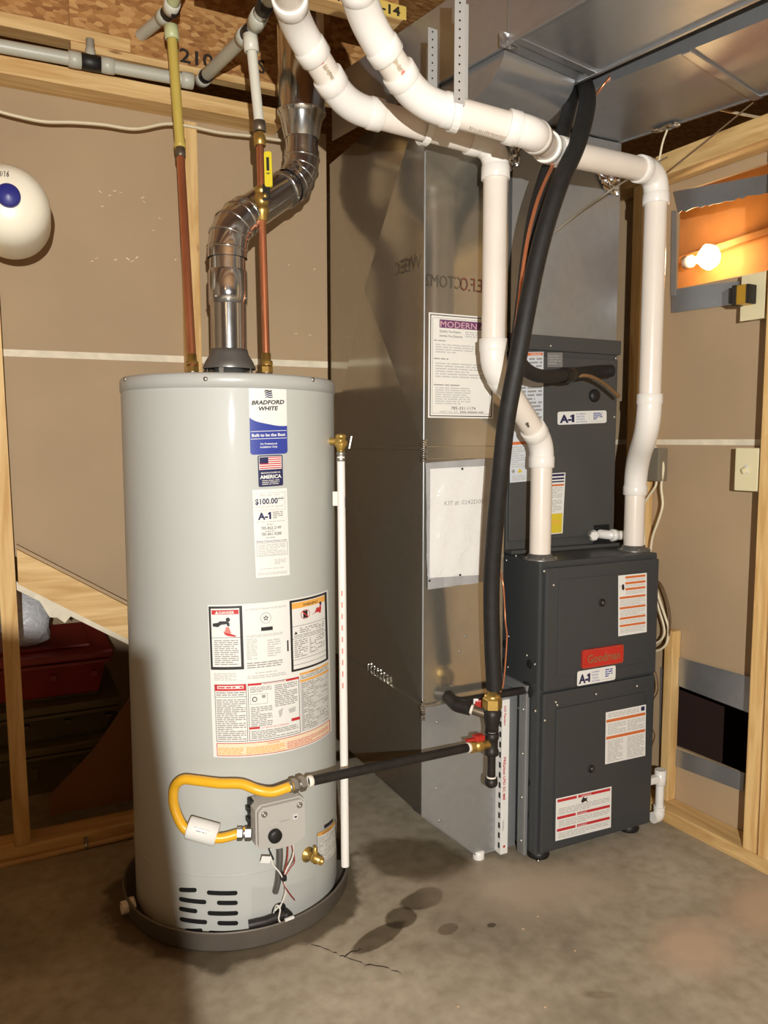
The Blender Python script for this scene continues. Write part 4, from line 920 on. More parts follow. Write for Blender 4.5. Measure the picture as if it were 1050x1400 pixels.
# boot: profile in X-Z run along Y, sloping down to the furnace side
BX = 1.236; kz = 0.171; tipx = 1.165
boot = MB()
prof = [(DX, zl-0.004), (DX, kz), (tipx, 0.012), (BX, 0.012), (BX, zl-0.004)]
y0, y1 = DY, 2.36
vs = [(p[0], y0, p[1]) for p in prof]+[(p[0], y1, p[1]) for p in prof]
for i in range(5): boot.add([vs[i], vs[(i+1) % 5], vs[5+(i+1) % 5], vs[5+i]], [(0, 1, 2, 3)], m_galv)
boot.add(vs[:5], [(0, 1, 2, 3, 4)], m_galvd); boot.add(vs[5:], [(0, 1, 2, 3, 4)], m_galvd)
boot.build('boot', ret)
T([(DX, DY, zl), (DX, DY, kz), (tipx, DY, 0.012), (BX, DY, 0.014)], 0.0025, m_galvd, 8).build('corner_bead', ret)
for x_, z_ in ((1.03, 0.08+0.35), (1.03, 0.24), (1.04, 0.145), (1.10, 0.62), (1.12, 0.66), (1.02, 0.86)): MB().lathe((x_, DY, z_), (0, -1, 0), [(0.004, 0), (0.003, 0.002), (0, 0.003)], m_steel, 8).build('sheet_screw', ret)
MB().lathe((tipx+0.01, DY+0.006, 0.0), (0, 0, 1), [(0.017, 0), (0.017, 0.020), (0.014, 0.022), (0, 0.022)], m_pvcf, 16).build('pipe_stub_foot', ret)
# printed stamps
def fy(x, y): return py(x, y, DY)
flat('mill_stamp', ret, fy(630, 376)+V((0, -0.0006, 0)), (1, 0, 0), (0, 0, 1), (0, -1, 0), 0.16, 0.05, [('t', 'E.F.O', 0.0, 0.04, 0.05, m_faintr, 'l', {'fit': 0.07, 'mirror': True})])
flat('mill_stamp', ret, fy(580, 366)+V((0, -0.0006, 0)), (1, 0, 0), (0, 0, 1), (0, -1, 0), 0.16, 0.06, [('t', 'CTOM2', 0.004, 0.045, 0.045, m_faint, 'l', {'fit': 0.11, 'mirror': True})])
q = px(484, 400, DX-0.008)
flat('mill_stamp', ret, px(484, 376, DX-0.010), (0, -1, 0), (0, 0, 1), (-1, 0, 0), 0.45, 0.09, [('t', 'WEEC IN U00 60NY', 0.0, 0.055, 0.05, m_faint, 'l', {'fit': 0.40, 'mirror': True})])
# notice sheet taped on the duct
ns = [('o', 2, 2, 86, 138, 1.2, m_ink, 1), ('o', 5, 6, 83, 134, 0.5, m_grey, 1), ('r', 14, 8, 83, 19, m_purp, 2), ('t', 'MODERN A', 15, 18, 11.5, m_purpt, 'l', {'fit': 60, 'layer': 4}),
      ('t', 'Quality You Expect', 14, 25, 4.6, m_ink, 'l', {'fit': 28}), ('t', 'Service You Deserve', 14, 31, 4.6, m_ink, 'l', {'fit': 30}), ('l', 48, 21.5, 80, 30, 3, m_grey2, 2),
      ('l', 7, 35, 22, 37.5, 1, m_grey, 2), ('l', 9, 40, 60, 53, 4, m_grey2, 2), ('l', 7, 59, 26, 62, 1, m_grey, 2), ('l', 9, 65, 80, 86, 6, m_grey2, 2), ('l', 7, 94, 42, 97, 1, m_grey, 2), ('l', 9, 98, 56, 122, 8, m_grey2, 2),
      ('t', '785-331-1174', 30, 128.5, 6, m_ink, 'l', {'fit': 33}), ('t', 'VISIT US AT', 15, 133, 3.6, m_grey, 'l', {'fit': 24}), ('l', 42, 130, 74, 133.5, 1, m_grey, 2)]
q1, q2 = fy(586, 427), fy(585, 571)
sticker('notice_sheet', ret, bil(q1, q1+V((0.205, 0, 0)), q2+V((0.205, 0, 0)), q2, (0, -1, 0)), 88, 140, ns, m_paper, 1, 'white bordered service notice with a purple heading')
# document pouch
a1, a2, a3, a4 = py(581, 633, DY-0.010), py(675, 626, DY-0.010), py(666, 795, DY-0.010), py(584, 806, DY-0.010)
pouch = thing('document_pouch', 'clear plastic pouch holding white papers stuck on the return duct', 'pouch', (a4+a3)/2)
mb = MB(); f = bil(a1, a2, a3, a4, (0, -1, 0)); n_ = 24; vs = []
for i in range(n_+1):
    for j in range(n_+1):
        u, v = i/n_, j/n_; e = min(u, 1-u, v, 1-v)*4
        vs.append(f(u, v, 0.003+min(e, 1)*0.006+math.sin(u*19+v*7)*0.0022+math.sin(v*23-u*11)*0.0018+random.uniform(-1, 1)*0.0008))
mb.add(vs, [(i*(n_+1)+j, (i+1)*(n_+1)+j, (i+1)*(n_+1)+j+1, i*(n_+1)+j+1) for i in range(n_) for j in range(n_)], m_film, True)
mb.build('plastic_sleeve', pouch)
b1, b2, b3, b4 = py(588, 641, DY-0.006), py(664, 637, DY-0.006), py(655, 786, DY-0.006), py(587, 790, DY-0.006)
sticker('paper_stack', pouch, bil(b1, b2, b3, b4, (0, -1, 0)), 78, 150, [('t', 'KIT #: 0242D008', 20, 51, 8.5, m_grey, 'l', {'fit': 62, 'bold': 0.01})], m_white, 1, off=0.001)
c1 = (a1+a4)/2
mb = MB(); draw(mb, bil(a1+V((0.004, 0.004, 0)), a2+V((0, .004, 0)), a3+V((0, .004, 0)), a4+V((0.004, .004, 0)), (0, -1, 0)), 10, 10, [], m_silver, 0.0); mb.build('backing_card', pouch)
for x_, y_ in ((632, 641), (587, 794), (629, 786)): MB().lathe(py(x_, y_, DY-0.016), (0, -1, 0), [(0.003, 0), (0.003, 0.002), (0, 0.003)], m_iron, 8).build('staple', pouch)

# ================================================================== FURNACE
FX0, FX1, FY0, FY1, FH = 1.300, 1.735, 1.685, 2.39, 0.867
fur = thing('furnace', 'dark charcoal furnace cabinet with a red badge standing on the concrete', 'furnace', ((FX0+FX1)/2, 2.03, 0))
B((FX0, FY0+0.004, 0.022), (FX1, FY1, FH), m_furn, 0.006).build('cabinet', fur)
zsm = 0.500
B((FX0+0.012, FY0-0.010, zsm+0.003), (FX1-0.006, FY0+0.006, FH-0.016), m_furn, 0.006).build('upper_door', fur)
B((FX0+0.012, FY0-0.008, 0.030), (FX1-0.006, FY0+0.006, zsm-0.003), m_furn, 0.006).build('lower_door', fur)
for (z0, z1, nm) in ((zsm+0.04, FH-0.05, 'upper'), (0.075, zsm-0.05, 'lower')):
    B((FX0+0.055, FY0-0.0125, z0), (FX1-0.045, FY0-0.004, z1), m_furn, 0.0035).build('door_emboss', fur)
for x_ in (FX0+0.04, FX1-0.05):
    for y_ in (FY0+0.04, FY1-0.06):
        MB().lathe((x_, y_, 0), (0, 0, 1), [(0, 0), (0.032, 0), (0.034, 0.006), (0.030, 0.024), (0, 0.024)], m_black, 16).build('rubber_foot', fur)
def fF(x, y, o=0.0): return py(x, y, FY0-0.0125-o)
for x, y in ((744, 781), (757, 800), (762, 964), (745, 985), (815, 949), (871, 938), (760, 960), (736, 1177), (732, 972)):
    MB().lathe(py(x, y, FY0-0.010), (0, -1, 0), [(0.005, 0), (0.0045, 0.002), (0.002, 0.004), (0, 0.004)], m_steel, 8).build('cabinet_screw', fur)
for x, y in ((823, 824), (808, 1051)):
    p = fF(x, y); MB().lathe(p, (0, -1, 0), [(0.012, 0), (0.012, 0.003), (0.0095, 0.004), (0.0085, 0.001), (0, 0.001)], m_iron, 20).lathe(p, (0, -1, 0), [(0.0085, 0.0012), (0, 0.0014)], m_void, 16).lathe(p+V((0.002, -0.002, 0)), (0, -1, 0), [(0.004, 0), (0.002, 0.001), (0, 0.0012)], m_steel, 8).build('sight_glass', fur)
for x, y, r in ((690, 880, .012), (690, 906, .014), (724, 908, .013), (722, 1069, .011), (719, 1112, .015), (688, 690, .007), (703, 1100, .007)):
    if y < 760: continue
    p = px(x, y, FX0)
    if p.y > 2.3: continue
    MB().lathe(p, (-1, 0, 0), [(r, 0.0004), (r*0.95, 0.0012), (0, 0.0012)], m_void, 18).build('knockout_hole', fur)
for x, y in ((695, 870), (720, 896), (694, 912), (731, 908), (713, 951), (709, 968), (716, 984), (705, 760), (692, 766), (685, 762)):
    p = px(x, y, FX0)
    MB().lathe(p, (-1, 0, 0), [(0.0045, 0), (0.004, 0.002), (0, 0.003)], m_steel, 8).build('cabinet_screw', fur)
# stickers on the doors
def fq(c, o=0.0008): return bil(*[fF(x, y, o) for x, y in c], (0, -1, 0))
w1 = [('r', 10, 2, 39, 5, m_orange, 1), ('r', 10, 10, 39, 13, m_orange, 1), ('r', 10, 18, 39, 21, m_orange, 1), ('r', 2, 29, 39, 32, m_orange, 1), ('r', 2, 43, 39, 46, m_orange, 1), ('r', 2, 57, 39, 60, m_orange, 1), ('r', 2, 67, 39, 70, m_orange, 1),
      ('l', 11, 6, 38, 9, 2, m_grey2, 1), ('l', 11, 14, 38, 17, 2, m_grey2, 1), ('l', 11, 22, 38, 27, 3, m_grey2, 1), ('l', 3, 33, 38, 42, 5, m_grey2, 1), ('l', 3, 47, 38, 56, 5, m_grey2, 1), ('l', 3, 61, 38, 66, 3, m_grey2, 1), ('l', 3, 71, 38, 79, 5, m_grey2, 1), ('p', [(5, 13), (8, 12), (9, 18), (7, 21), (5, 18)], m_ink, 1), ('t', '?', 2, 17, 6, m_grey)]
sticker('warning_sticker', fur, fq(((845, 787), (884, 783), (884, 864), (845, 870))), 41, 82, w1, m_white, 1, 'white sticker with thin orange bars on the upper door')
bd = MB(); bf = bil(fF(786, 890), fF(861, 879), fF(861, 904), fF(787, 913), (0, -1, 0))
bo_ = fF(823, 897)
bw = 0.152; bh = 0.054
fb = Fr(bo_, (1, 0, 0), (0, 0, 1), (0, -1, 0))
bd.prism(rrect(-bw/2, -bh/2, bw/2, bh/2, 0.007), 0.006, m_badge, fb)
bdo = bd.build('maker_badge', fur); bdo['label'] = 'red plastic maker badge with tan lettering'
mb = MB(); o_ = bo_+V((-bw/2, -0.006, bh/2)); draw(mb, bil(o_, o_+V((bw, 0, 0)), o_+V((bw, 0, -bh)), o_+V((0, 0, -bh)), (0, -1, 0)), 75, 27, [('t', 'Goodman', 38, 19.5, 17, m_badget, 'c', {'fit': 60, 'bold': 0.03}), ('o', 1, 1, 74, 26, 0.5, m_badget, 1)]); mb.build('badge_lettering', bdo)
def a1_els(): return [('rr', 0, 0, 72, 22, 3, m_white, 1), ('t', 'A-', 11.5, 18.5, 18, m_navy, 'c', {'fit': 17, 'bold': 0.045}), ('p', [(20.2, 18.5), (20.2, 9.2), (18, 10), (18, 7.4), (21.4, 5.4), (24, 5.4), (24, 18.5)], m_navy, 3), ('t', 'PLUMBING', 27, 6, 3.6, m_blue, 'l', {'fit': 14}), ('t', 'HEATING', 27, 10.5, 3.6, m_blue, 'l', {'fit': 12}), ('t', 'COOLING', 27, 15, 3.6, m_blue, 'l', {'fit': 12}), ('t', 'ELECTRICAL', 27, 19.5, 3.6, m_blue, 'l', {'fit': 16}),
                      ('r', 46, 3, 46.4, 19, m_grey2, 2), ('l', 52, 3, 66, 16, 4, m_blue, 2), ('l', 48, 18, 69, 19.5, 1, m_grey2, 2)]
o_ = fF(789, 918, 0.0008)
sticker('company_sticker', fur, bil(o_, o_+V((0.142, 0, 0)), o_+V((0.142, 0, -0.043)), o_+V((0, 0, -0.043)), (0, -1, 0)), 72, 22, a1_els(), None, 1, 'white and blue company sticker below the badge')
w2 = [('r', 1, 11, 55, 15, m_orange, 1), ('r', 1, 35, 55, 39, m_orange, 1), ('l', 3, 2, 46, 9, 3, m_grey2, 1), ('r', 49, 2, 54, 8, m_navy, 1), ('l', 3, 17, 28, 33, 7, m_grey2, 1), ('l', 30, 17, 54, 33, 7, m_grey2, 1), ('l', 3, 41, 24, 72, 13, m_grey2, 1), ('l', 30, 41, 54, 72, 13, m_grey2, 1)]
sticker('warning_sticker', fur, fq(((828, 974), (883, 963), (882, 1033), (827, 1045))), 56, 74, w2, m_white, 1, 'white sticker with two orange bands on the lower door')
w3 = [('r', 2, 2, 28, 6, m_red, 1), ('r', 30, 2, 75, 6, m_red, 1), ('r', 2, 27, 27, 31, m_red, 1), ('r', 29, 27, 75, 31, m_red, 1), ('r', 2, 45, 27, 49, m_red, 1), ('r', 29, 45, 75, 49, m_red, 1), ('p', [(34, 12), (37, 6), (40, 9), (43, 8), (42, 12), (44, 15), (40, 13), (36, 15)], m_ink, 1), ('l', 4, 15, 74, 25, 4, m_grey2, 1), ('l', 4, 33, 74, 43, 4, m_grey2, 1), ('l', 4, 51, 74, 60, 4, m_grey2, 1), ('t', 'WARNING', 41, 5.5, 3.4, m_white, 'c', {'fit': 14}), ('t', 'WARNING', 36, 30.5, 3.4, m_white, 'c', {'fit': 13}), ('t', 'WARNING', 36, 48.5, 3.4, m_white, 'c', {'fit': 13})]
sticker('warning_sticker', fur, fq(((760, 1092), (836, 1075), (835, 1131), (759, 1150))), 77, 62, w3, m_white, 1, 'wide white sticker with three red bands on the lower door')
# PVC collars on the furnace top
ea = pz(738, 764, FH); ib = pz(866, 752, FH)
for p in (ea, ib):
    mb = MB(); mb.lathe(p, (0, 0, 1), [(0.050, 0), (0.050, 0.004), (0.036, 0.008), (0.034, 0.016), (0.031, 0.016), (0.031, 0)], m_hood, 24)
    for k in range(5): a = k*2*math.pi/5+0.5; mb.lathe(p+V((0.043*math.cos(a), 0.043*math.sin(a), 0.004)), (0, 0, 1), [(0.005, 0), (0.004, 0.004), (0, 0.005)], m_steel, 8)
    mb.build('pipe_collar', fur)
# ================================================================== COIL CASE
CX0, CX1, CY0, CZ1 = 1.312, 1.722, 1.868, 1.505
coil = thing('coil_cabinet', 'dark cooling coil cabinet sitting on top of the furnace', 'cabinet', ((CX0+CX1)/2, 2.13, FH+0.001))
B((CX0, CY0, FH+0.001), (CX1, 2.385, CZ1), m_furn2, 0.005).build('case', coil)
B((CX0+0.004, CY0-0.008, FH+0.035), (CX1-0.004, CY0+0.004, CZ1-0.055), m_furn2, 0.004).build('front_panel', coil)
B((CX0-0.004, CY0-0.010, CZ1-0.04), (CX1+0.006, CY0+0.01, CZ1+0.004), m_furn2, 0.004).build('top_flange', coil)
B((CX0, CY0-0.03, FH+0.001), (CX1+0.004, CY0+0.004, FH+0.012), m_furn2, 0.002).build('bottom_flange', coil)
def cF(x, y, o=0.0008): return py(x, y, CY0-0.008-o)
for x, y in ((753, 473), (842, 490), (840, 570), (770, 757), (795, 751), (830, 748), (705, 763)):
    MB().lathe(cF(x, y, 0.0), (0, -1, 0), [(0.005, 0), (0.004, 0.003), (0, 0.004)], m_steel, 8).build('cabinet_screw', coil)
tl, tr, br, bl_ = cF(697, 482), cF(743, 481), cF(742, 656), cF(697, 660)
we = [('r', 24, 1, 45, 5, m_orange, 1), ('t', 'WARNING', 35, 4.6, 3.6, m_white, 'c', {'fit': 15}), ('l', 26, 7, 44, 22, 3, m_grey, 1), ('l', 24, 46, 44, 98, 10, m_grey, 1), ('l', 3, 46, 22, 98, 10, m_grey, 1), ('r', 22, 95, 45, 98, m_orange, 1), ('r', 1, 122, 24, 126, m_orange, 1), ('l', 2, 128, 22, 158, 10, m_grey2, 1), ('p', [(10, 165), (13.5, 159), (17, 165)], m_yell, 2), ('p', [(2, 162.5), (4.5, 159), (7, 162.5), (4.5, 166)], m_grey, 2), ('l', 3, 168, 21, 176, 3, m_grey2, 1)]
m_icewhite = M('label_cool_white', (205, 210, 216), 0.45)
sticker('warning_sticker', coil, bil(tl, tr, br, bl_, (0, -1, 0)), 46, 178, we, m_icewhite, 1, 'tall pale warning sticker partly behind the white pipe')
sticker('silver_tag', coil, bil(cF(748, 482), cF(769, 482), cF(769, 502), cF(748, 502), (0, -1, 0)), 21, 20, [('l', 2, 3, 19, 17, 4, m_grey, 1)], m_silver, 1)
sticker('company_sticker', coil, bil(cF(762, 563), cF(829, 561), cF(829, 578), cF(762, 581), (0, -1, 0)), 72, 22, a1_els(), None, 1, 'white and blue company sticker on the coil cabinet')
ey = [('r', 1, 2, 42, 7, m_navy, 1), ('r', 1, 10, 42, 14, m_navy, 1), ('r', 1, 17, 42, 20, m_navy, 1), ('r', 1, 24, 42, 28, m_orange, 1), ('l', 3, 30, 40, 84, 16, m_grey2, 1), ('r', 1, 87, 42, 129, m_yell, 1), ('l', 6, 100, 38, 110, 2, m_amber, 2)]
sticker('energy_sticker', coil, bil(cF(740, 648), cF(773, 646), cF(769, 729), cF(737, 732), (0, -1, 0)), 44, 131, ey, m_white, 1, 'white sticker with a yellow lower part')
MB().lathe(cF(822, 731, 0.0), (0, -1, 0), [(0.045, 0.0005), (0, 0.001)], m_void, 4, False, math.pi/4).build('drain_recess', coil)
p = cF(808, 731, 0); MB().lathe(p, (-0.35, -1, 0), [(0.014, 0), (0.014, 0.010), (0.017, 0.011), (0.017, 0.02)], m_pvcf, 16).hex(p+V((-0.35, -1, 0)).normalized()*0.02, (-0.35, -1, 0), 0.015, 0.012, m_pvcf).build('drain_plug', coil)
p0 = cF(820, 730, 0.0)
cdr = tag(MB().tube([p0+V((0, 0.004, 0)), p0+V((0.008, -0.034, 0)), p0+V((0.025, -0.042, -0.001)), p0+V((0.115, -0.045, -0.004))], 0.0145, m_pvcf, 16).lathe(p0+V((0.010, -0.0405, 0)), (1, -0.03, -0.04), [(0.0145, 0), (0.0185, 0.001), (0.0185, 0.018), (0.0145, 0.019)], m_pvcf, 18).build('condensate_pipe'), 'short white drain pipe leaving the base of the coil cabinet', 'pipe')
# suction line stub on the case
p = cF(818, 540, 0)
MB().lathe(cF(812, 541, 0), (0, -1, 0), [(0.020, 0), (0.020, 0.006), (0.012, 0.012), (0, 0.012)], m_black, 16).build('line_grommet', coil)
# ================================================================== PLENUM AND TRUNKS
plen = thing('supply_plenum', 'pale sheet metal plenum rising from the coil cabinet to the trunk', 'plenum', (1.52, 2.13, CZ1+0.003))
mb = MB(); h = 0.006; z0, z1 = CZ1+0.005, 2.10; X0, X1 = 1.318, 1.716; Y0 = CY0+0.002
c_ = V(((X0+X1)/2, Y0-h, (z0+z1)/2+0.02))
mb.add([(X0, Y0, z0), (X1, Y0, z0), (X1, Y0, z1), (X0, Y0, z1), c_], [(0, 1, 4), (1, 2, 4), (2, 3, 4), (3, 0, 4)], m_galvd)
mb.add([(X0, Y0, z0), (X0, 2.38, z0), (X0, 2.38, z1), (X0, Y0, z1)], [(0, 1, 2, 3)], m_galvd); mb.add([(X1, Y0, z0), (X1, 2.38, z0), (X1, 2.38, z1), (X1, Y0, z1)], [(0, 1, 2, 3)], m_galvd); mb.add([(X0, 2.38, z0), (X1, 2.38, z0), (X1, 2.38, z1), (X0, 2.38, z1)], [(0, 1, 2, 3)], m_galvd)
mb.build('duct_body', plen)
def foilpatch(name, par, pts, nrm, n=9, amp=0.006):
    f = bil(*pts, nrm); mb = MB(); vs = []
    for i in range(n+1):
        for j in range(n+1): vs.append(f(i/n+random.uniform(-.03, .03), j/n+random.uniform(-.03, .03), 0.003+random.uniform(0, amp)))
    mb.add(vs, [(i*(n+1)+j, (i+1)*(n+1)+j, (i+1)*(n+1)+j+1, i*(n+1)+j+1) for i in range(n) for j in range(n)], m_foil); return mb.build(name, par)
P_ = lambda x, y: py(x, y, Y0-0.002)
foilpatch('foil_tape', plen, (P_(814, 238), P_(845, 240), P_(843, 270), P_(826, 262)), (0, -1, 0))
foilpatch('foil_tape', plen, (P_(692, 188), P_(712, 188), P_(708, 225), P_(692, 238)), (0, -1, 0))
MB().add([P_(792, 250), P_(803, 262), P_(788, 264)], [(0, 1, 2)], m_foil).build('foil_tape', plen)
# supply trunk, turned a little against the room
def trunk_frame(p, q):
    d = (q-p); d.z = 0; d.normalize(); return d
ZB = 2.104
sr0, sr1 = pz(905, 176, ZB), pz(1050, 128, ZB)
sd = trunk_frame(sr0, sr1); sx = V((-sd.y, sd.x, 0)); sx = -sx if sx.x > 0 else sx   # toward smaller X
sup = thing('supply_main_duct', 'wide sheet metal supply trunk crossing the ceiling above the furnace', 'duct', sr0)
SL = 2.6; SWd = 0.37
frs = Fr(sr0-sd*0.16, sd, sx, (0, 0, 1))
def panel(par, name, a, b, mat, fr, bev=0.0): return MB().box(a, b, mat, bev, fr).build(name, par)
panel(sup, 'bottom_panel', (0, 0, 0), (SL, SWd, 0.002), m_galv2, frs)
panel(sup, 'side_panel', (0, 0, 0.002), (SL, 0.002, 0.19), m_galv2, frs)
panel(sup, 'side_panel', (0, SWd-0.002, 0.002), (SL, SWd, 0.19), m_galv2, frs)
panel(sup, 'end_panel', (-0.001, 0.0, 0.0), (0.0, SWd, 0.19), m_galv2, frs)
panel(sup, 'end_extension', (-0.42, 0.0, 0.004), (-0.001, SWd-0.06, 0.19), m_galv2, frs)
for k in range(5): panel(sup, 'drive_cleat', (0.42+0.55*k, -0.004, -0.006), (0.445+0.55*k, SWd+0.004, 0.0), m_galv2, frs, 0.002)
panel(sup, 'edge_seam', (0, -0.003, -0.003), (SL, 0.006, 0.004), m_galv2, frs, 0.001)
foilpatch('foil_tape', sup, (frs((0.14, 0.03, -0.001)), frs((0.22, 0.03, -0.001)), frs((0.22, -0.004, -0.001)), frs((0.14, -0.004, -0.001))), (0, 0, -1))
# return trunk
rl0, rl1 = pz(592, 117, ZB), pz(800, 0, ZB)
rdv = trunk_frame(rl0, rl1); rxx = V((-rdv.y, rdv.x, 0)); rxx = -rxx if rxx.x < 0 else rxx
rtk = thing('return_main_duct', 'sheet metal return trunk joining the top of the return duct', 'duct', rl0)
frt = Fr(rl0-rdv*0.02, rdv, rxx, (0, 0, 1))
RWd = 0.275; RL = 2.6
panel(rtk, 'bottom_panel', (0.0, 0, 0), (RL, RWd, 0.002), m_galv2, frt)
panel(rtk, 'side_panel', (-0.45, 0, 0.004), (RL, 0.002, 0.185), m_galv2, frt)
panel(rtk, 'side_panel', (0, RWd-0.002, 0.002), (RL, RWd, 0.185), m_galv2, frt)
panel(rtk, 'edge_seam', (-0.0, -0.004, -0.004), (RL, 0.005, 0.004), m_galv2, frt, 0.001)
panel(rtk, 'edge_seam', (0.0, RWd-0.006, -0.006), (RL, RWd+0.004, 0.004), m_galv2, frt, 0.001)
panel(rtk, 'drive_cleat', (0.30, -0.005, -0.005), (0.322, RWd+0.003, 0.0), m_galv2, frt, 0.002)
# rounded throat between drop and trunk
mb = MB(); n_ = 12; vs = []
for i in range(n_+1):
    a = math.pi/2*i/n_
    dd_ = 0.26*math.sin(a); zz_ = -0.10+0.10*(1-math.cos(a))*1.0
    for s_ in (0.012, RWd-0.012): vs.append(frt((dd_, s_, zz_-0.001)))
mb.add(vs, [(2*i, 2*i+1, 2*i+3, 2*i+2) for i in range(n_)], m_galv2, True)
for s_ in (0, 1):
    mb.add([vs[2*i+s_] for i in range(n_+1)]+[frt((0.0, 0.012 if not s_ else RWd-0.012, -0.001))], [list(range(n_+2))], m_galv2)
mb.build('throat', rtk)
hw = frt((0.28, 0.0, 0.0))
T([hw+V((0, -0.002, -0.002)), hw+V((0, -0.002, 0.42))], 0.0018, m_steel, 8).build('hanger_wire', rtk)
T([hw+V((0.012, -0.002, 0.0)), hw+V((0.012, -0.002, 0.42))], 0.0018, m_steel, 8).build('hanger_wire', rtk)
foilpatch('bent_clip', rtk, (hw+V((-.02, 0, .02)), hw+V((.03, 0, .02)), hw+V((.03, 0, -.012)), hw+V((-.02, 0, -.012))), (-1, -1, 0), 4)

# ================================================================== PVC VENT PIPES
def pvc_run(root, pts, r, lead, close=(), collar=0.030):
    pts = [V(p) for p in pts]; N = len(pts)
    cut = []
    for i in range(1, N-1): cut.append(lead[i-1] if isinstance(lead, (list, tuple)) else lead)
    for i in range(N-1):
        d = (pts[i+1]-pts[i]).normalized(); a = pts[i] if i == 0 else pts[i]+d*(cut[i-1]-0.012); b = pts[i+1] if i == N-2 else pts[i+1]-d*(cut[i]-0.012)
        if (b-a).dot(d) > 0.004: T([a, b], r, m_pvc, 24).build('pipe', root)
    for i in range(1, N-1):
        u, v = (pts[i-1]-pts[i]).normalized(), (pts[i+1]-pts[i]).normalized(); k = cut[i-1]
        p0, p1 = pts[i]+u*k, pts[i]+v*k; c0 = p0-u*(0 if -i in close else collar); c1 = p1-v*(0 if i in close else collar); arc = []
        for j in range(11):
            t = j/10; arc.append(c0*(1-t)**2+pts[i]*2*t*(1-t)+c1*t*t)
        R1 = r*1.11; R2 = r*1.18
        mb = MB(); mb.tube(arc, R1, m_pvcf, 26, False)
        for p, d, sd_ in ((p0, -u, -1), (p1, -v, 1)):
            if i*sd_ in close: continue
            mb.lathe(p, d, [(r*0.98, 0), (R2-0.001, 0), (R2, 0.001), (R2, collar), (R1-0.0005, collar+0.004)], m_pvcf, 26)
        mb.build('elbow', root)
rp = 0.0302
A = [pt(388, -45, 1.40), pt(402, 30, 1.57), pt(474, 146, 1.74), pt(678, 200, 1.90), pt(670, 498, 1.90), None, None]
A[6] = V((ea.x, ea.y, FH+0.004)); A[5] = V((ea.x, ea.y, py(738, 606, ea.y).z))
A[4] = V((A[3].x, A[3].y, A[4].z))
exh = thing('vent_pipe', 'white plastic vent pipe with the lower elbow, dropping in front of the dark cabinet', 'pipe', ea)
pvc_run(exh, A, rp, [0.085, 0.085, 0.080, 0.068, 0.068])
Bp = [pt(484, -45, 1.35), pt(497, 25, 1.46), pt(572, 140, 1.60), pt(727, 182, 1.66), pt(752, 205, 1.84), pt(898, 236, 2.10), None, None, None]
Bp[8] = V((ib.x, ib.y, FH+0.004)); zB = pt(884, 580, 2.13).z
Bp[6] = V((Bp[5].x, Bp[5].y, py(886, 585, Bp[5].y).z)); Bp[7] = V((ib.x, ib.y, py(866, 634, ib.y).z))
itk = thing('vent_pipe', 'white plastic vent pipe running farther along the wall side to the furnace corner', 'pipe', ib)
hB = (Bp[6]-Bp[7]).length/2
pvc_run(itk, Bp, rp, [0.085, 0.080, 0.060, 0.050, 0.085, hB+0.001, hB+0.001], (6, -7), 0.026)
def stamp_marks(par, a, b, r, t0, t1, mat, n, side):
    d = (b-a).normalized()
    vdir = (O-(a+b)/2); vdir = (vdir-d*vdir.dot(d)).normalized(); s_ = d.cross(vdir)
    mb = MB()
    for k in range(n):
        t = t0+(t1-t0)*k/n; p = a.lerp(b, t); an = side+random.uniform(-.05, .05); nrm = vdir*math.cos(an)+s_*math.sin(an); tt = d.cross(nrm)
        hh = random.uniform(0.002, 0.005); ww = random.uniform(0.0006, 0.0016)
        c = p+nrm*(r+0.0003); mb.add([c-d*ww-tt*hh, c+d*ww-tt*hh, c+d*ww+tt*hh, c-d*ww+tt*hh], [(0, 1, 2, 3)], mat)
    mb.build('ink_marks', par)
stamp_marks(exh, A[1], A[2], rp, 0.37, 0.42, m_pink, 8, -0.2); stamp_marks(exh, A[1], A[2], rp, 0.44, 0.60, m_pvcs, 22, -0.2); stamp_marks(exh, A[1], A[2], rp, 0.62, 0.66, m_pink, 5, -0.2)
stamp_marks(itk, Bp[1], Bp[2], rp, 0.36, 0.56, m_pvcs, 26, -0.2); stamp_marks(itk, Bp[1], Bp[2], rp, 0.57, 0.61, m_pink, 5, -0.2)
stamp_marks(exh, A[4], A[5], rp, 0.62, 0.68, m_ironl, 9, 0.2)
stamp_marks(itk, Bp[2], Bp[3], rp, 0.45, 0.85, m_pvcs, 24, 0.8)
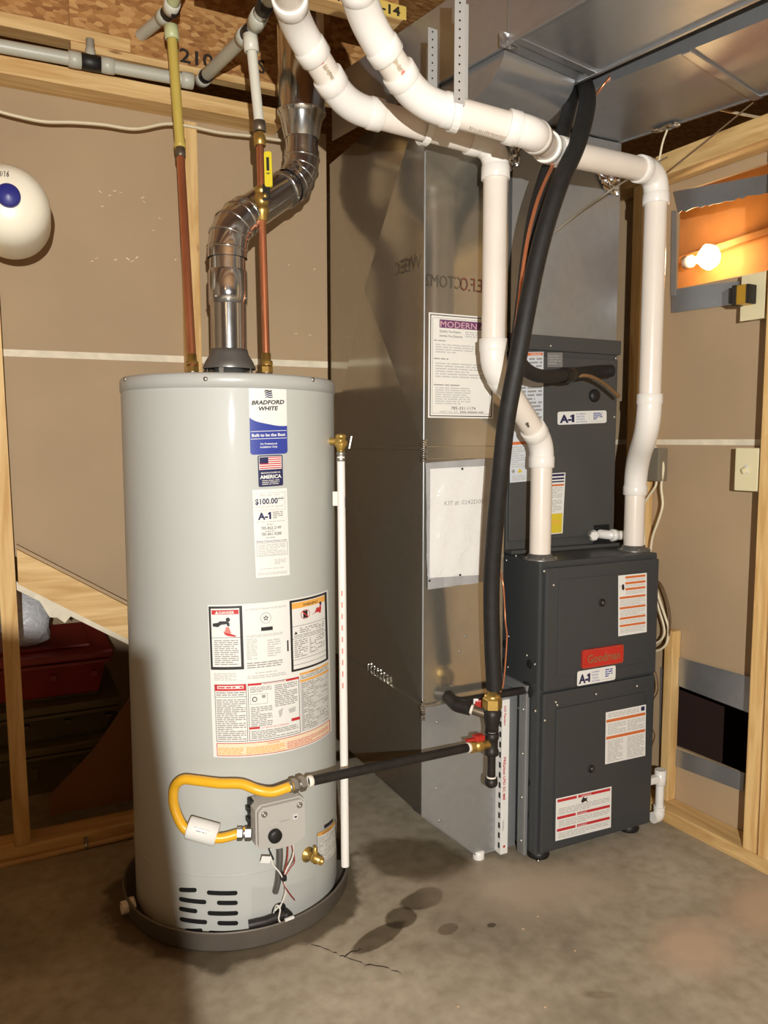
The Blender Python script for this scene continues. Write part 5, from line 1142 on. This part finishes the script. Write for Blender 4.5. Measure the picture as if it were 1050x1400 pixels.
# hangers
def hanger(lab, top, hook, d, back=0.03):
    """perforated galvanized strap with a hook passing under the pipe; top and hook in space, d the pipe direction"""
    h = thing('pipe_hanger', lab, 'hanger', top)
    w_ = 0.011; d = V(d).normalized(); hook = V(hook)
    side = d.cross(V((0, 0, 1))).normalized()
    if side.dot(O-hook) < 0: side = -side        # toward the viewer
    rr = rp*1.1+0.003; f = hook+side*rr; b_ = hook-side*rr
    base = V((f.x, f.y, f.z))
    fr = Fr(base, d, side, (0, 0, 1)); L = top.z-base.z
    B((-w_, 0, 0), (w_, 0.0025, L), m_steelw, 0.0006, fr).build('strap', h)
    B((w_, -0.010, 0), (w_+0.002, 0.0025, L), m_steelw, 0.0006, fr).build('flange', h)
    frb = Fr(b_+d*0.03, d, side, (0, 0, 1)); B((-w_+0.004, -0.0025, 0), (w_+0.004, 0, L), m_steelw, 0.0006, frb).build('strap', h)
    mb = MB()
    for k in range(int(L/0.017)): mb.lathe(fr((0, 0.0026, 0.010+0.017*k)), side, [(0.0022, 0), (0, 0.0003)], m_void, 8)
    mb.build('punched_hole', h)
    mb = MB(); vs = []
    n_ = 12
    for i in range(n_+1):
        a = math.pi*i/n_; p = hook+side*(rr+0.001)*math.cos(a)+V((0, 0, -1))*(rr+0.001)*math.sin(a); q_ = hook+side*(rr+0.004)*math.cos(a)+V((0, 0, -1))*(rr+0.004)*math.sin(a)
        vs += [p-d*0.008, p+d*0.008, q_+d*0.008, q_-d*0.008]
    for i in range(n_):
        for k in range(4): k2 = (k+1) % 4; mb.add([vs[4*i+k], vs[4*i+k2], vs[4*i+4+k2], vs[4*i+4+k]], [(0, 1, 2, 3)], m_pvcf)
    mb.build('hook', h); return h
m_steelw = M('bright_hanger_steel', (206, 208, 206), 0.35, 0.55)
k1 = Bp[2].lerp(Bp[3], 0.30); tp = pt(637, 6, 1.60)
hanger('long perforated metal strap hooked under the nearer white pipe', V((k1.x, k1.y, k1.z+0.245)), k1, Bp[3]-Bp[2])
k2 = A[2].lerp(A[3], 0.50)
hanger('shorter perforated metal strap hooked under the farther white pipe', V((k2.x, k2.y, k2.z+0.205)), k2, A[3]-A[2])

# ================================================================== LINE SET
lt = [(798, 110, 1.98), (803, 140, 1.92), (790, 195, 1.84), (766, 250, 1.80), (746, 310, 1.79), (731, 370, 1.79), (719, 430, 1.79), (706, 500, 1.80), (693, 570, 1.83), (685, 640, 1.87), (677, 720, 1.93), (672, 800, 1.98), (673, 880, 2.01), (676, 942, 2.03)]
tag(T(smooth([pt(*p) for p in lt], 5), 0.0215, m_rub, 18).build('insulated_refrigerant_line'), 'thick black foam covered line running from the trunk down to the gas fitting', 'insulated line')
l2 = [(786, 116, 2.02), (780, 140, 1.98), (768, 185, 1.92), (748, 235, 1.89), (732, 290, 1.88), (722, 350, 1.88), (714, 420, 1.89), (708, 475, 1.93), (714, 500, 1.96), (738, 514, 2.03), (775, 512, 2.14), (812, 508, 2.24), (840, 506, 2.29)]
l2 = l2[:-1]+[(836, 507, 2.27)]
tag(T(smooth([pt(*p) for p in l2], 5), 0.0180, m_rub, 16).build('insulated_refrigerant_line'), 'black foam covered line bending into the coil cabinet', 'insulated line')
l3 = [(772, 195, 1.86), (756, 225, 1.85), (738, 265, 1.845), (725, 310, 1.845), (716, 360, 1.845), (709, 420, 1.85), (702, 470, 1.86), (697, 510, 1.88)]
tag(T(smooth([pt(*p) for p in l3], 5), 0.0045, m_cop, 10).build('copper_refrigerant_line'), 'thin bare copper line beside the black foam covered line', 'pipe')
l4 = [(788, 514, 2.16), (805, 514, 2.18), (825, 524, 2.22), (846, 542, 2.26)]
tag(T(smooth([pt(*p) for p in l4], 5), 0.0055, M('dull_copper', (150, 118, 82), 0.4, 0.6), 10).build('copper_refrigerant_line'), 'dull copper tube end beside the cabinet opening', 'pipe')
m_tapeb = M('black_vinyl_tape', (14, 13, 13), 0.3)
p4 = pt(770, 513, 2.13); d4 = (pt(800, 511, 2.21)-p4).normalized()
tag(MB().lathe(p4-d4*0.005, d4, [(0.021, 0), (0.022, 0.002), (0.022, 0.045), (0.021, 0.047)], m_tapeb, 18).build('tape_wrap'), 'black tape wrapped round the foam covered line in front of the cabinet', 'tape')
l5 = [(684, 782, 1.99), (688, 800, 1.98), (690, 830, 1.99), (691, 850, 1.99), (693, 870, 2.0), (691, 905, 2.01), (688, 935, 2.02), (684, 946, 2.025)]
tag(T(smooth([pt(*p) for p in l5], 5), 0.0024, m_cop, 8).build('copper_wire'), 'thin copper grounding wire looping down to the brass fitting', 'wire')

# ================================================================== GAS LINE
gl0 = cyl(424, 1068, 0.105); gl1 = pt(640, 1022, 2.02)
gas = thing('gas_pipe', 'black iron gas pipe running from the heater across to the drip leg', 'gas pipe', gl0)
gdv = (gl1-gl0).normalized()
T([gl0, gl1], 0.0115, m_iron, 18).build('pipe', gas)
cc = gl0.lerp(gl1, 0.48); sleeve(cc, gdv, 0.0118, 0.02, m_ironl, 'label_band', gas) if False else None
sleeve(gl0-gdv*0.006, gdv, 0.0128, 0.012, m_tape, 'thread_tape', gas); sleeve(gl1-gdv*0.004, gdv, 0.0128, 0.010, m_tape, 'thread_tape', gas)
leg_t = pt(673, 962, 2.04); leg_b = V((leg_t.x, leg_t.y, pt(679, 1078, 2.04).z))
vb0 = gl1+gdv*0.006; Lv = (V((leg_t.x, leg_t.y, gl1.z))-vb0).length
vd_ = (V((leg_t.x, leg_t.y, gl1.z))-vb0).normalized()
mb = MB(); mb.hex(vb0, vd_, 0.0165, 0.014, m_brass); mb.lathe(vb0+vd_*0.014, vd_, [(0.013, 0), (0.017, 0.006), (0.017, 0.02), (0.013, 0.024), (0.013, Lv-0.016)], m_brass, 16)
gvv = mb.build('shutoff_valve', gas)
hq = vb0+vd_*0.024+V((0, 0, 0.016))
mb = MB(); mb.box((-0.036, -0.006, 0.0), (0.012, 0.006, 0.007), m_redh, 0.002, Fr(hq, vd_, vd_.cross(V((0, 0, 1))), (0, 0, 1)))
mb.box((-0.012, -0.012, -0.002), (0.016, 0.012, 0.014), m_redh, 0.004, Fr(hq, vd_, vd_.cross(V((0, 0, 1))), (0, 0, 1)))
mb.build('valve_handle', gvv)['label'] = 'red valve handle'
# drip leg assembly
drip = thing('drip_leg', 'upright black iron drip leg with a brass top in front of the duct boot', 'gas fitting', leg_b)
lx = leg_t
zc = lambda y: pt(675, y, 2.04).z
mb = MB(); mb.hex((lx.x, lx.y, zc(968)), (0, 0, 1), 0.026, zc(952)-zc(968), m_brass); mb.lathe((lx.x, lx.y, zc(952)), (0, 0, 1), [(0.022, 0), (0.021, 0.006), (0.012, 0.008), (0.011, 0.018), (0, 0.018)], m_brass, 16); mb.build('brass_union', drip)
MB().lathe((lx.x, lx.y, zc(1000)), (0, 0, 1), [(0.014, -0.002), (0.018, 0), (0.018, 0.012), (0.020, 0.02), (0.023, 0.040), (0.023, zc(968)-zc(1000)), (0.015, zc(968)-zc(1000))], m_iron, 20).build('reducer', drip)
MB().lathe((lx.x, lx.y, zc(1034)), (0, 0, 1), [(0.011, -0.002), (0.019, 0), (0.019, 0.012), (0.0165, 0.016), (0.0165, 0.040), (0.019, 0.044), (0.019, zc(1003)-zc(1034)), (0.012, zc(1003)-zc(1034)+0.002)], m_iron, 20).build('tee', drip)
for y in (1001, 1034, 1067): MB().lathe((lx.x, lx.y, zc(y)-0.002), (0, 0, 1), [(0.0118, 0), (0.0132, 0.001), (0.0132, 0.005), (0.0118, 0.006)], m_tape, 18).build('thread_tape', drip)
T([(lx.x, lx.y, zc(1034)), (lx.x, lx.y, zc(1072))], 0.0108, m_iron, 16).build('nipple', drip)
MB().lathe((lx.x, lx.y, zc(1080)), (0, 0, 1), [(0, -0.002), (0.010, -0.001), (0.016, 0.004), (0.0175, 0.010), (0.0165, zc(1067)-zc(1080)), (0.0115, zc(1067)-zc(1080))], m_iron, 20).build('pipe_cap', drip)
s_a = V((lx.x, lx.y, zc(980))); s_b = pt(645, 970, 2.06); s_c = pt(625, 965, 2.08)
sdv = (s_b-s_a).normalized()
T([s_a, s_b], 0.0125, m_ironl, 16).build('nipple', drip); sleeve(s_b-sdv*0.004, sdv, 0.0132, 0.008, m_tape, 'thread_tape', drip)
T(fillet([s_b+sdv*0.004, s_c, s_c+V((0.0, 0.055, 0.012))], 0.02), 0.0175, m_iron, 16).build('street_elbow', drip)
MB().lathe(s_c+V((0, 0.055, 0.012)), (0, 1, 0), [(0.02, -0.008), (0.02, 0.006), (0, 0.006)], m_iron, 16).build('elbow_band', drip)
fu = px(721, 943, FX0)
s_d = V((fu.x-0.002, fu.y, fu.z))
T(fillet([s_c+V((0.0, 0.055, 0.012)), V((s_c.x+0.01, fu.y, fu.z)), s_d], 0.02), 0.0108, m_iron, 14).build('pipe', drip)
MB().lathe(s_d, (-1, 0, 0), [(0.024, 0.0), (0.024, 0.004), (0.013, 0.008)], m_void, 18).build('grommet', drip)
hq2 = pt(655, 962, 2.09)
mb = MB(); mb.box((-0.012, -0.006, -0.014), (0.012, 0.006, 0.010), m_redh, 0.003, Fr(hq2, RT, FW, (0, 0, 1))); mb.box((-0.016, -0.005, 0.0), (-0.002, 0.004, 0.014), m_pvcf, 0.002, Fr(hq2, RT, FW, (0, 0, 1))); mb.build('valve_handle', drip)['label'] = 'red and white valve handle'
# yellow flexible connector
fx = [(336, 1137, 0.040), (322, 1141, 0.045), (300, 1146, 0.05), (274, 1142, 0.055), (254, 1134, 0.055), (243, 1117, 0.055), (237, 1096, 0.052), (239, 1076, 0.05), (250, 1066, 0.055), (268, 1067, 0.06), (300, 1071, 0.07), (330, 1072, 0.08), (352, 1080, 0.094), (372, 1083, 0.10), (392, 1077, 0.104), (400, 1075, 0.105)]
flex = thing('gas_flex_connector', 'bright yellow flexible gas connector looping across the heater front', 'hose', cyl(320, 1140, 0.05))
fpts = smooth([cyl(*p) for p in fx], 5)
T(fpts, 0.0112, m_yel, 16).build('hose', flex)
e_ = (cyl(424, 1068, 0.105)-cyl(400, 1075, 0.105)); q0 = cyl(397, 1076, 0.105); ev = e_.normalized()
mb = MB(); mb.lathe(q0-ev*0.004, ev, [(0.0115, 0), (0.0125, 0.001), (0.0125, 0.006), (0.0115, 0.007)], m_steel, 16); mb.hex(q0+ev*0.004, ev, 0.0165, 0.014, m_steel); mb.lathe(q0+ev*0.018, ev, [(0.0115, 0), (0.0115, 0.005)], m_steel, 14); mb.hex(q0+ev*0.022, ev, 0.0175, 0.016, m_steel); mb.build('flare_nut', flex)
q1_ = cyl(334, 1138, 0.041); q2_ = gf((-0.062, -0.022, 0.036)); ev = (q2_-q1_).normalized()
mb = MB(); mb.hex(cyl(324, 1140, 0.0445), ev, 0.0155, 0.014, m_steel); mb.hex(cyl(324, 1140, 0.0445)+ev*0.018, ev, 0.0165, 0.016, m_steel); mb.tube([cyl(324, 1140, 0.0445), q2_], 0.011, m_steel, 12); mb.build('flare_nut', flex)
sleeve(q2_-ev*0.012, ev, 0.0128, 0.012, m_tape, 'thread_tape', flex)
t0_, t1_ = cyl(297, 1142, 0.052), cyl(257, 1131, 0.056)
mb = MB(); tv = (t1_-t0_).normalized(); mb.lathe(t0_, tv, [(0.0245, 0), (0.0255, 0.0005), (0.0255, (t1_-t0_).length-0.002), (0.0245, (t1_-t0_).length), (0.0120, (t1_-t0_).length-0.001), (0.0120, 0.001), (0.0245, 0)], m_white, 20)
tgs = mb.build('paper_tag', flex); tgs['label'] = 'white printed paper sleeve'
tn_ = (O-t0_); tn_ = (tn_-tv*tn_.dot(tv)).normalized(); sv_ = tv.cross(tn_)
o_ = t1_+tn_*0.0256
if sv_.z < 0: sv_ = -sv_
mb = MB(); draw(mb, bil(o_+sv_*0.006-tv*0.012, o_+sv_*0.006-tv*0.058, o_-sv_*0.006-tv*0.058, o_-sv_*0.006-tv*0.012, tn_), 46, 12, [('l', 2, 0, 40, 4, 1, m_grey2, 1), ('l', 10, 6, 34, 11, 1, m_grey, 1)]); mb.build('tag_print', tgs)

# ================================================================== FILTER
fz0, fz1 = 0.012, 0.470
flx = px(688, 1080, 1.262).x
filt = thing('air_filter', 'white cardboard framed air filter slotted upright beside the furnace', 'filter', (1.262, 1.92, fz0))
q = py(688, 1170, 1.752)
fx0 = q.x-0.010; fx1 = q.x+0.015; FYF = 1.752
B((fx0, FYF, fz0), (fx1, 2.15, fz1), m_white, 0.0015).build('frame', filt)
mb = MB()
for k in range(14):
    z_ = 0.03+0.030*k; mb.box((fx0-0.0012, FYF+0.004, z_), (fx0, FYF+0.012, z_+0.016), m_ink)
mb.build('printed_dashes', filt)
fnr = bil(V((fx0, FYF, fz1)), V((fx1, FYF, fz1)), V((fx1, FYF, fz0)), V((fx0, FYF, fz0)), (0, -1, 0))
def vert(txt, z, size, mat, L):
    # lettering turned a quarter, reading downward
    mb = MB(); f = bil(V((fx1-0.006, FYF, z)), V((fx1-0.006, FYF, z-L)), V((fx0+0.002, FYF, z-L)), V((fx0+0.002, FYF, z)), (0, -1, 0))
    draw(mb, f, 100, 20, [('t', txt, 2, 16, size, mat, 'l', {'fit': 94, 'bold': 0.02})], None, 0.0004); mb.build('frame_lettering', filt)
vert('AAF Flanders', 0.455, 11, m_red, 0.062)
vert('PREpleat LPD SC M8', 0.305, 13, m_red, 0.135); vert('16x25x1', 0.115, 9, m_grey, 0.032)
mb = MB(); mb.lathe(((fx0+fx1)/2, FYF-0.0004, 0.035), (0, -1, 0), [(0.004, 0), (0, 0.0003)], m_red, 12); mb.build('frame_lettering', filt)
# flanged rack between filter and furnace
rack = thing('filter_rack', 'dull sheet metal flange joining the duct boot to the furnace side', 'flange', (FX0-0.02, 1.95, 0.01))
B((fx1+0.003, DY-0.002, 0.012), (FX0-0.003, 2.34, 0.485), m_galvd, 0.002).build('collar', rack)
B((FX0-0.014, FY0+0.035, 0.010), (FX0-0.002, FY0+0.070, 0.500), m_galvd, 0.003).build('flange', rack)
B((FX0-0.014, FY0+0.035, 0.486), (FX0-0.002, 2.30, 0.512), m_galvd, 0.003).build('flange', rack)
for z_ in (0.05, 0.18, 0.31, 0.44): MB().lathe((FX0-0.014, FY0+0.05, z_), (-1, 0, 0), [(0.005, 0), (0.004, 0.003), (0, 0.004)], m_steel, 8).build('sheet_screw', rack)
# condensate trap on the far side of the furnace
tr0 = pt(900, 1055, 2.34)
tp0 = py(899, 1052, FY0+0.02); tpz = lambda y: py(903, y, FY0+0.02)
trap = thing('condensate_trap', 'white plastic condensate trap hanging beside the furnace corner', 'pipe fitting', tpz(1128))
mb = MB(); t_, b_2 = tpz(1052), tpz(1120); b_2 = V((t_.x, t_.y, b_2.z))
T([t_, b_2+V((0, 0, 0.01))], 0.013, m_pvcf, 16).build('tube', trap)
MB().lathe(t_, (0, 0, -1), [(0.0125, 0.004), (0.0125, 0), (0.0175, 0), (0.0175, 0.046), (0.014, 0.05)], m_pvcf, 18).build('tee', trap)
B((FX1-0.0, t_.y-0.012, t_.z-0.038), (t_.x, t_.y+0.012, t_.z-0.016), m_pvcf, 0.006).build('tee_branch', trap)
T(fillet([b_2+V((0, 0, 0.045)), b_2+V((0, 0, 0.012)), b_2+V((-0.026, 0, 0.012))], 0.02), 0.0175, m_pvcf, 18).build('elbow', trap)

# ================================================================== RIGHT WALL DETAILS
def strip(lab, c, off, jag=False, mat=None, grp='sheet metal strips at the wall openings'):
    q_ = [rwp(x, y, off) for x, y in c]
    poly = list(q_)
    if jag:
        a, b = q_[2], q_[3]; n_ = 22; mid = []
        for i in range(n_+1): t = i/n_; mid.append((a[0]+(b[0]-a[0])*t, a[1]+(b[1]-a[1])*t+random.uniform(-0.004, 0.004)))
        poly = [q_[0], q_[1]]+mid
    o = MB().prism(poly, 0.0015, mat or m_galv2, Fr(RW0+RWN*off, RWD, (0, 0, 1), RWN*-1)).build('metal_strip')
    return tag(o, lab, 'metal strip')
strip('crinkled metal strip above the lit wall opening', [(921, 262), (1052, 238), (1052, 262), (928, 290)], 0.083, True)
strip('metal strip below the lit wall opening, behind the transformer', [(918, 396), (1012, 384), (1012, 415), (918, 428)], 0.083)
strip('narrow upright metal strip edging the lit wall opening', [(919, 288), (925, 288), (924, 404), (917, 404)], 0.080, False, m_galvd)
strip('metal strip above the dark wall opening', [(908, 893), (1028, 926), (1028, 976), (908, 930)], 0.083)
strip('metal strip below the dark wall opening', [(905, 1017), (1018, 1057), (1016, 1082), (905, 1040)], 0.083)
strip('narrow upright metal strip edging the dark wall opening', [(904, 912), (910, 914), (908, 1018), (902, 1018)], 0.080, False, m_galvd)
# lit cavity behind the upper opening: a bare bulb over a board
lb_s, lb_z = rwp(962, 352, 0.30)
led = MB().box((-0.4, lb_z-0.30, 0.12), (0.8, lb_z-0.28, 0.41), m_cavity, 0.003, frS).build('cavity_shelf', wr)
MB().prism([(lb_s-0.30, lb_z+0.010), (0.6, lb_z+0.085), (0.6, lb_z+0.105), (lb_s-0.30, lb_z+0.030)], 0.02, m_cavity, Fr(RW0+RWN*0.37, RWD, (0, 0, 1), RWN)).build('cavity_brace', wr)
bl_p = rw(lb_s, 0.31, lb_z)
blb = thing('light_bulb', 'bare glowing light bulb inside the upper wall opening', 'light bulb', bl_p)
bdir = (RWD*-1).normalized()
MB().lathe(bl_p-bdir*0.045, bdir, [(0, 0), (0.018, 0.002), (0.034, 0.014), (0.042, 0.036), (0.030, 0.054), (0.016, 0.066), (0.013, 0.076)], m_bulb, 20).build('glass', blb)
MB().lathe(bl_p+bdir*0.030, bdir, [(0.013, 0), (0.013, 0.02), (0.02, 0.022), (0.022, 0.05), (0, 0.05)], m_pvcf, 16).build('socket', blb)
point_light('cavity_bulb_light', bl_p+V((0, 0, 0.0))-RWN*0.0, 8.0, (1.0, 0.62, 0.27), 0.04)
# doorbell transformer on a cover plate
sp_, zp_ = rwp(1026, 405, 0.02)
tfr = thing('transformer', 'small transformer mounted on a beige cover plate by the lit opening', 'transformer', rw(sp_, 0.02, zp_-0.06))
ff = Fr(rw(sp_, 0.03, zp_), RWD, (0, 0, 1), RWN*-1)
B((-0.034, -0.058, -0.05), (0.034, 0.058, -0.004), m_beige, 0.003, ff).build('electrical_box', tfr)
B((-0.037, -0.063, -0.004), (0.037, 0.063, 0.0), m_beige, 0.002, ff).build('cover_plate', tfr)
ft = Fr(ff((-0.012, 0.004, 0)), RWD, (0, 0, 1), RWN*-1)
B((-0.028, -0.026, 0), (0.016, 0.026, 0.040), m_core, 0.003, ft).build('core', tfr)
B((-0.032, -0.022, 0.008), (-0.024, 0.022, 0.046), m_iron, 0.004, ft).build('coil', tfr)
B((-0.024, -0.028, 0.006), (-0.010, 0.028, 0.044), m_iron, 0.004, ft).build('coil', tfr)
B((0.016, -0.026, 0), (0.024, 0.026, 0.038), m_iron, 0.003, ft).build('coil', tfr)
for k in (-0.012, 0.012): MB().lathe(ft((-0.032, k, 0.03)), RWD*-1, [(0.005, 0), (0.004, 0.004), (0, 0.005)], m_steel, 8).build('terminal_screw', tfr)
# light switch
s2_, z2_ = rwp(1016, 642, 0.0)
swf = Fr(rw(s2_, 0.02, z2_), RWD, (0, 0, 1), RWN*-1)
sw = thing('light_switch', 'beige light switch box mounted on the side of the stud', 'switch', rw(s2_, 0.02, z2_-0.06))
B((-0.034, -0.056, -0.045), (0.036, 0.056, 0.0), m_beige, 0.003, swf).build('electrical_box', sw)
B((-0.036, -0.060, 0.0), (0.036, 0.060, 0.006), m_beige, 0.003, swf).build('cover_plate', sw)
B((-0.006, -0.012, 0.0065), (0.006, 0.012, 0.008), m_shade, 0.001, swf).build('toggle_slot', sw)
B((-0.004, -0.003, 0.006), (0.004, 0.012, 0.022), m_beige, 0.002, Fr(swf((0, 0, 0)), RWD, (V((0, 0, 1))+RWN*-0.5).normalized(), (RWN*-1+V((0, 0, -0.5))).normalized())).build('toggle', sw)
# junction box and cables by the furnace
s3_, z3_ = rwp(894, 635, 0.02)
jbx = MB().box((-0.028, -0.052, -0.03), (0.028, 0.052, 0.012), m_jbox, 0.003, Fr(rw(s3_, 0.02, z3_), RWD, (0, 0, 1), RWN*-1)).build('junction_box')
tag(jbx, 'grey metal junction box behind the white vent pipe', 'electrical box')
def cab(name, lab, pts, r, mat, o=0.03): return tag(T(smooth([rw(*((lambda q: (q[0], p[2] if len(p) > 2 else o, q[1]))(rwp(p[0], p[1], p[2] if len(p) > 2 else o)))) for p in pts], 6), r, mat, 8).build(name), lab, 'cable')
cab('electrical_cable', 'cream cable bowing outward from the grey junction box to the furnace top', [(904, 625), (907, 640), (904, 665), (906, 690), (900, 712), (892, 735), (888, 765)], 0.0042, m_cable)
cab('electrical_cable', 'cream cable dropping straight below the grey junction box', [(898, 654), (896, 665), (886, 680), (880, 692), (880, 720), (882, 765)], 0.0040, m_cable)
cab('electrical_cable', 'short cream cable entering the top of the grey junction box', [(884, 598), (892, 605), (897, 613)], 0.0042, m_cable)
cab('electrical_cable', 'cream cable sweeping down behind the furnace to a bend', [(893, 786), (900, 815), (910, 845), (914, 860), (911, 880), (900, 889), (888, 890)], 0.0042, m_cable)
cab('electrical_cable', 'dark brown cable arching behind the furnace', [(893, 790), (904, 800), (913, 825), (916, 850), (912, 876), (903, 886), (890, 888)], 0.0036, m_cable2)
cab('electrical_cable', 'second cream cable close beside the furnace edge', [(892, 800), (900, 830), (908, 858), (906, 872), (896, 880), (888, 884)], 0.0034, m_cable)
cab('electrical_cable', 'thin brown wire hooking out below the furnace badge height', [(890, 905), (898, 925), (899, 945), (892, 960), (890, 990), (895, 1005), (891, 1020)], 0.0022, m_cable2)
# thin wires under the trunk
def wires(name, lab, pts, r, mat): return tag(T(smooth([pt(*p) for p in pts], 5), r, mat, 8).build(name), lab, 'wire')
wires('brown_wire', 'brown wire slanting across the top plate under the trunk', [(1030, 140, 2.05), (975, 185, 2.12), (925, 225, 2.16), (905, 242, 2.2)], 0.0026, m_cable2)
wires('grey_wire', 'thin grey wire slanting across the front of the plenum', [(912, 215, 2.12), (870, 238, 2.06), (832, 262, 2.05), (790, 292, 2.12), (748, 326, 2.16)], 0.0024, m_jbox)
wires('white_wire', 'short pale wire hanging from the trunk corner beside the stud', [(912, 178, 2.20), (906, 195, 2.20), (902, 215, 2.21), (897, 240, 2.22)], 0.003, m_cable)
wires('copper_wire', 'brown wire crossing the gap between the two trunks', [(845, 90, 1.95), (826, 115, 1.95), (806, 140, 1.99)], 0.003, m_cop)
wires('cream_cable', 'pale cable running along behind the last stud under the trunk', [(985, 150, 2.3), (1010, 155, 2.25), (1045, 162, 2.15)], 0.004, m_cable)

# ================================================================== ADDED LAMP BODY AND LIGHT BLOCKER (unseen, behind the viewer)
lamp = thing('added_lamp', 'unseen black lamp on a stand, added with a flap that blocks light', 'lamp', (LAMP.x-FW.x*0.12, LAMP.y-FW.y*0.12, 0))
fwh = V((math.sin(YAW), math.cos(YAW), 0))
MB().lathe(LAMP-fwh*0.06, fwh, [(0, 0), (0.03, 0.004), (0.05, 0.03), (0.055, 0.05), (0.057, 0.05), (0.053, 0.028), (0.032, 0), (0, -0.004)], m_flap, 24).build('housing', lamp)
pole_p = V((LAMP.x-fwh.x*0.12, LAMP.y-fwh.y*0.12, 0))
T([pole_p+V((0, 0, 0.02)), pole_p+V((0, 0, LAMP.z))], 0.012, m_flap, 12).build('pole', lamp)
T([pole_p+V((0, 0, LAMP.z-0.01)), LAMP-fwh*0.06], 0.010, m_flap, 10).build('arm', lamp)
MB().disc(pole_p, (0, 0, 1), 0.16, 0.022, m_flap, 24).build('base', lamp)
FD = 0.49
def flap_pt(P): d = V(P)-LAMP; return LAMP+d*(FD/d.dot(fwh))
c_top = flap_pt(cyl(204, 892)); c_far = flap_pt(py(0, 862, YL)); c_bot = flap_pt(pz(262, 1330, 0)); 
cl = c_top+(c_far-c_top)*4.0
cb_ = c_top+(c_bot-c_top)*2.6
bl2 = cl+(cb_-c_top)
MB().prism([((p-c_top).dot(RT), (p-c_top).z) for p in (c_top, cl, bl2, cb_)], 0.003, m_flap, Fr(c_top, RT, (0, 0, 1), fwh)).build('light_blocker', lamp)  # unseen flap, shaped to throw the shadow over the lower left
T([LAMP-fwh*0.02+V((-0.05, 0, -0.02)), c_top+RT*-0.03+V((0, 0, -0.03))], 0.003, m_flap, 8).build('flap_arm', lamp)

# repeats share a group
GROUPS = {'vent_pipe': 'white plastic vent pipes', 'pipe_hanger': 'metal pipe hangers', 'electrical_cable': 'electrical cables', 'storage_tote': 'totes stacked under the stairs', 'metal_strip': 'metal strips at the wall openings',
          'copper_riser': 'copper risers on the heater', 'plastic_water_line': 'overhead plastic water lines', 'insulated_refrigerant_line': 'foam covered refrigerant lines', 'copper_refrigerant_line': 'bare copper refrigerant lines'}
for o in SC.objects:
    if o.parent is None and 'label' in o:
        g = GROUPS.get(o.name.split('.')[0])
        if g: o['group'] = g
    if '_w' in o: del o['_w']
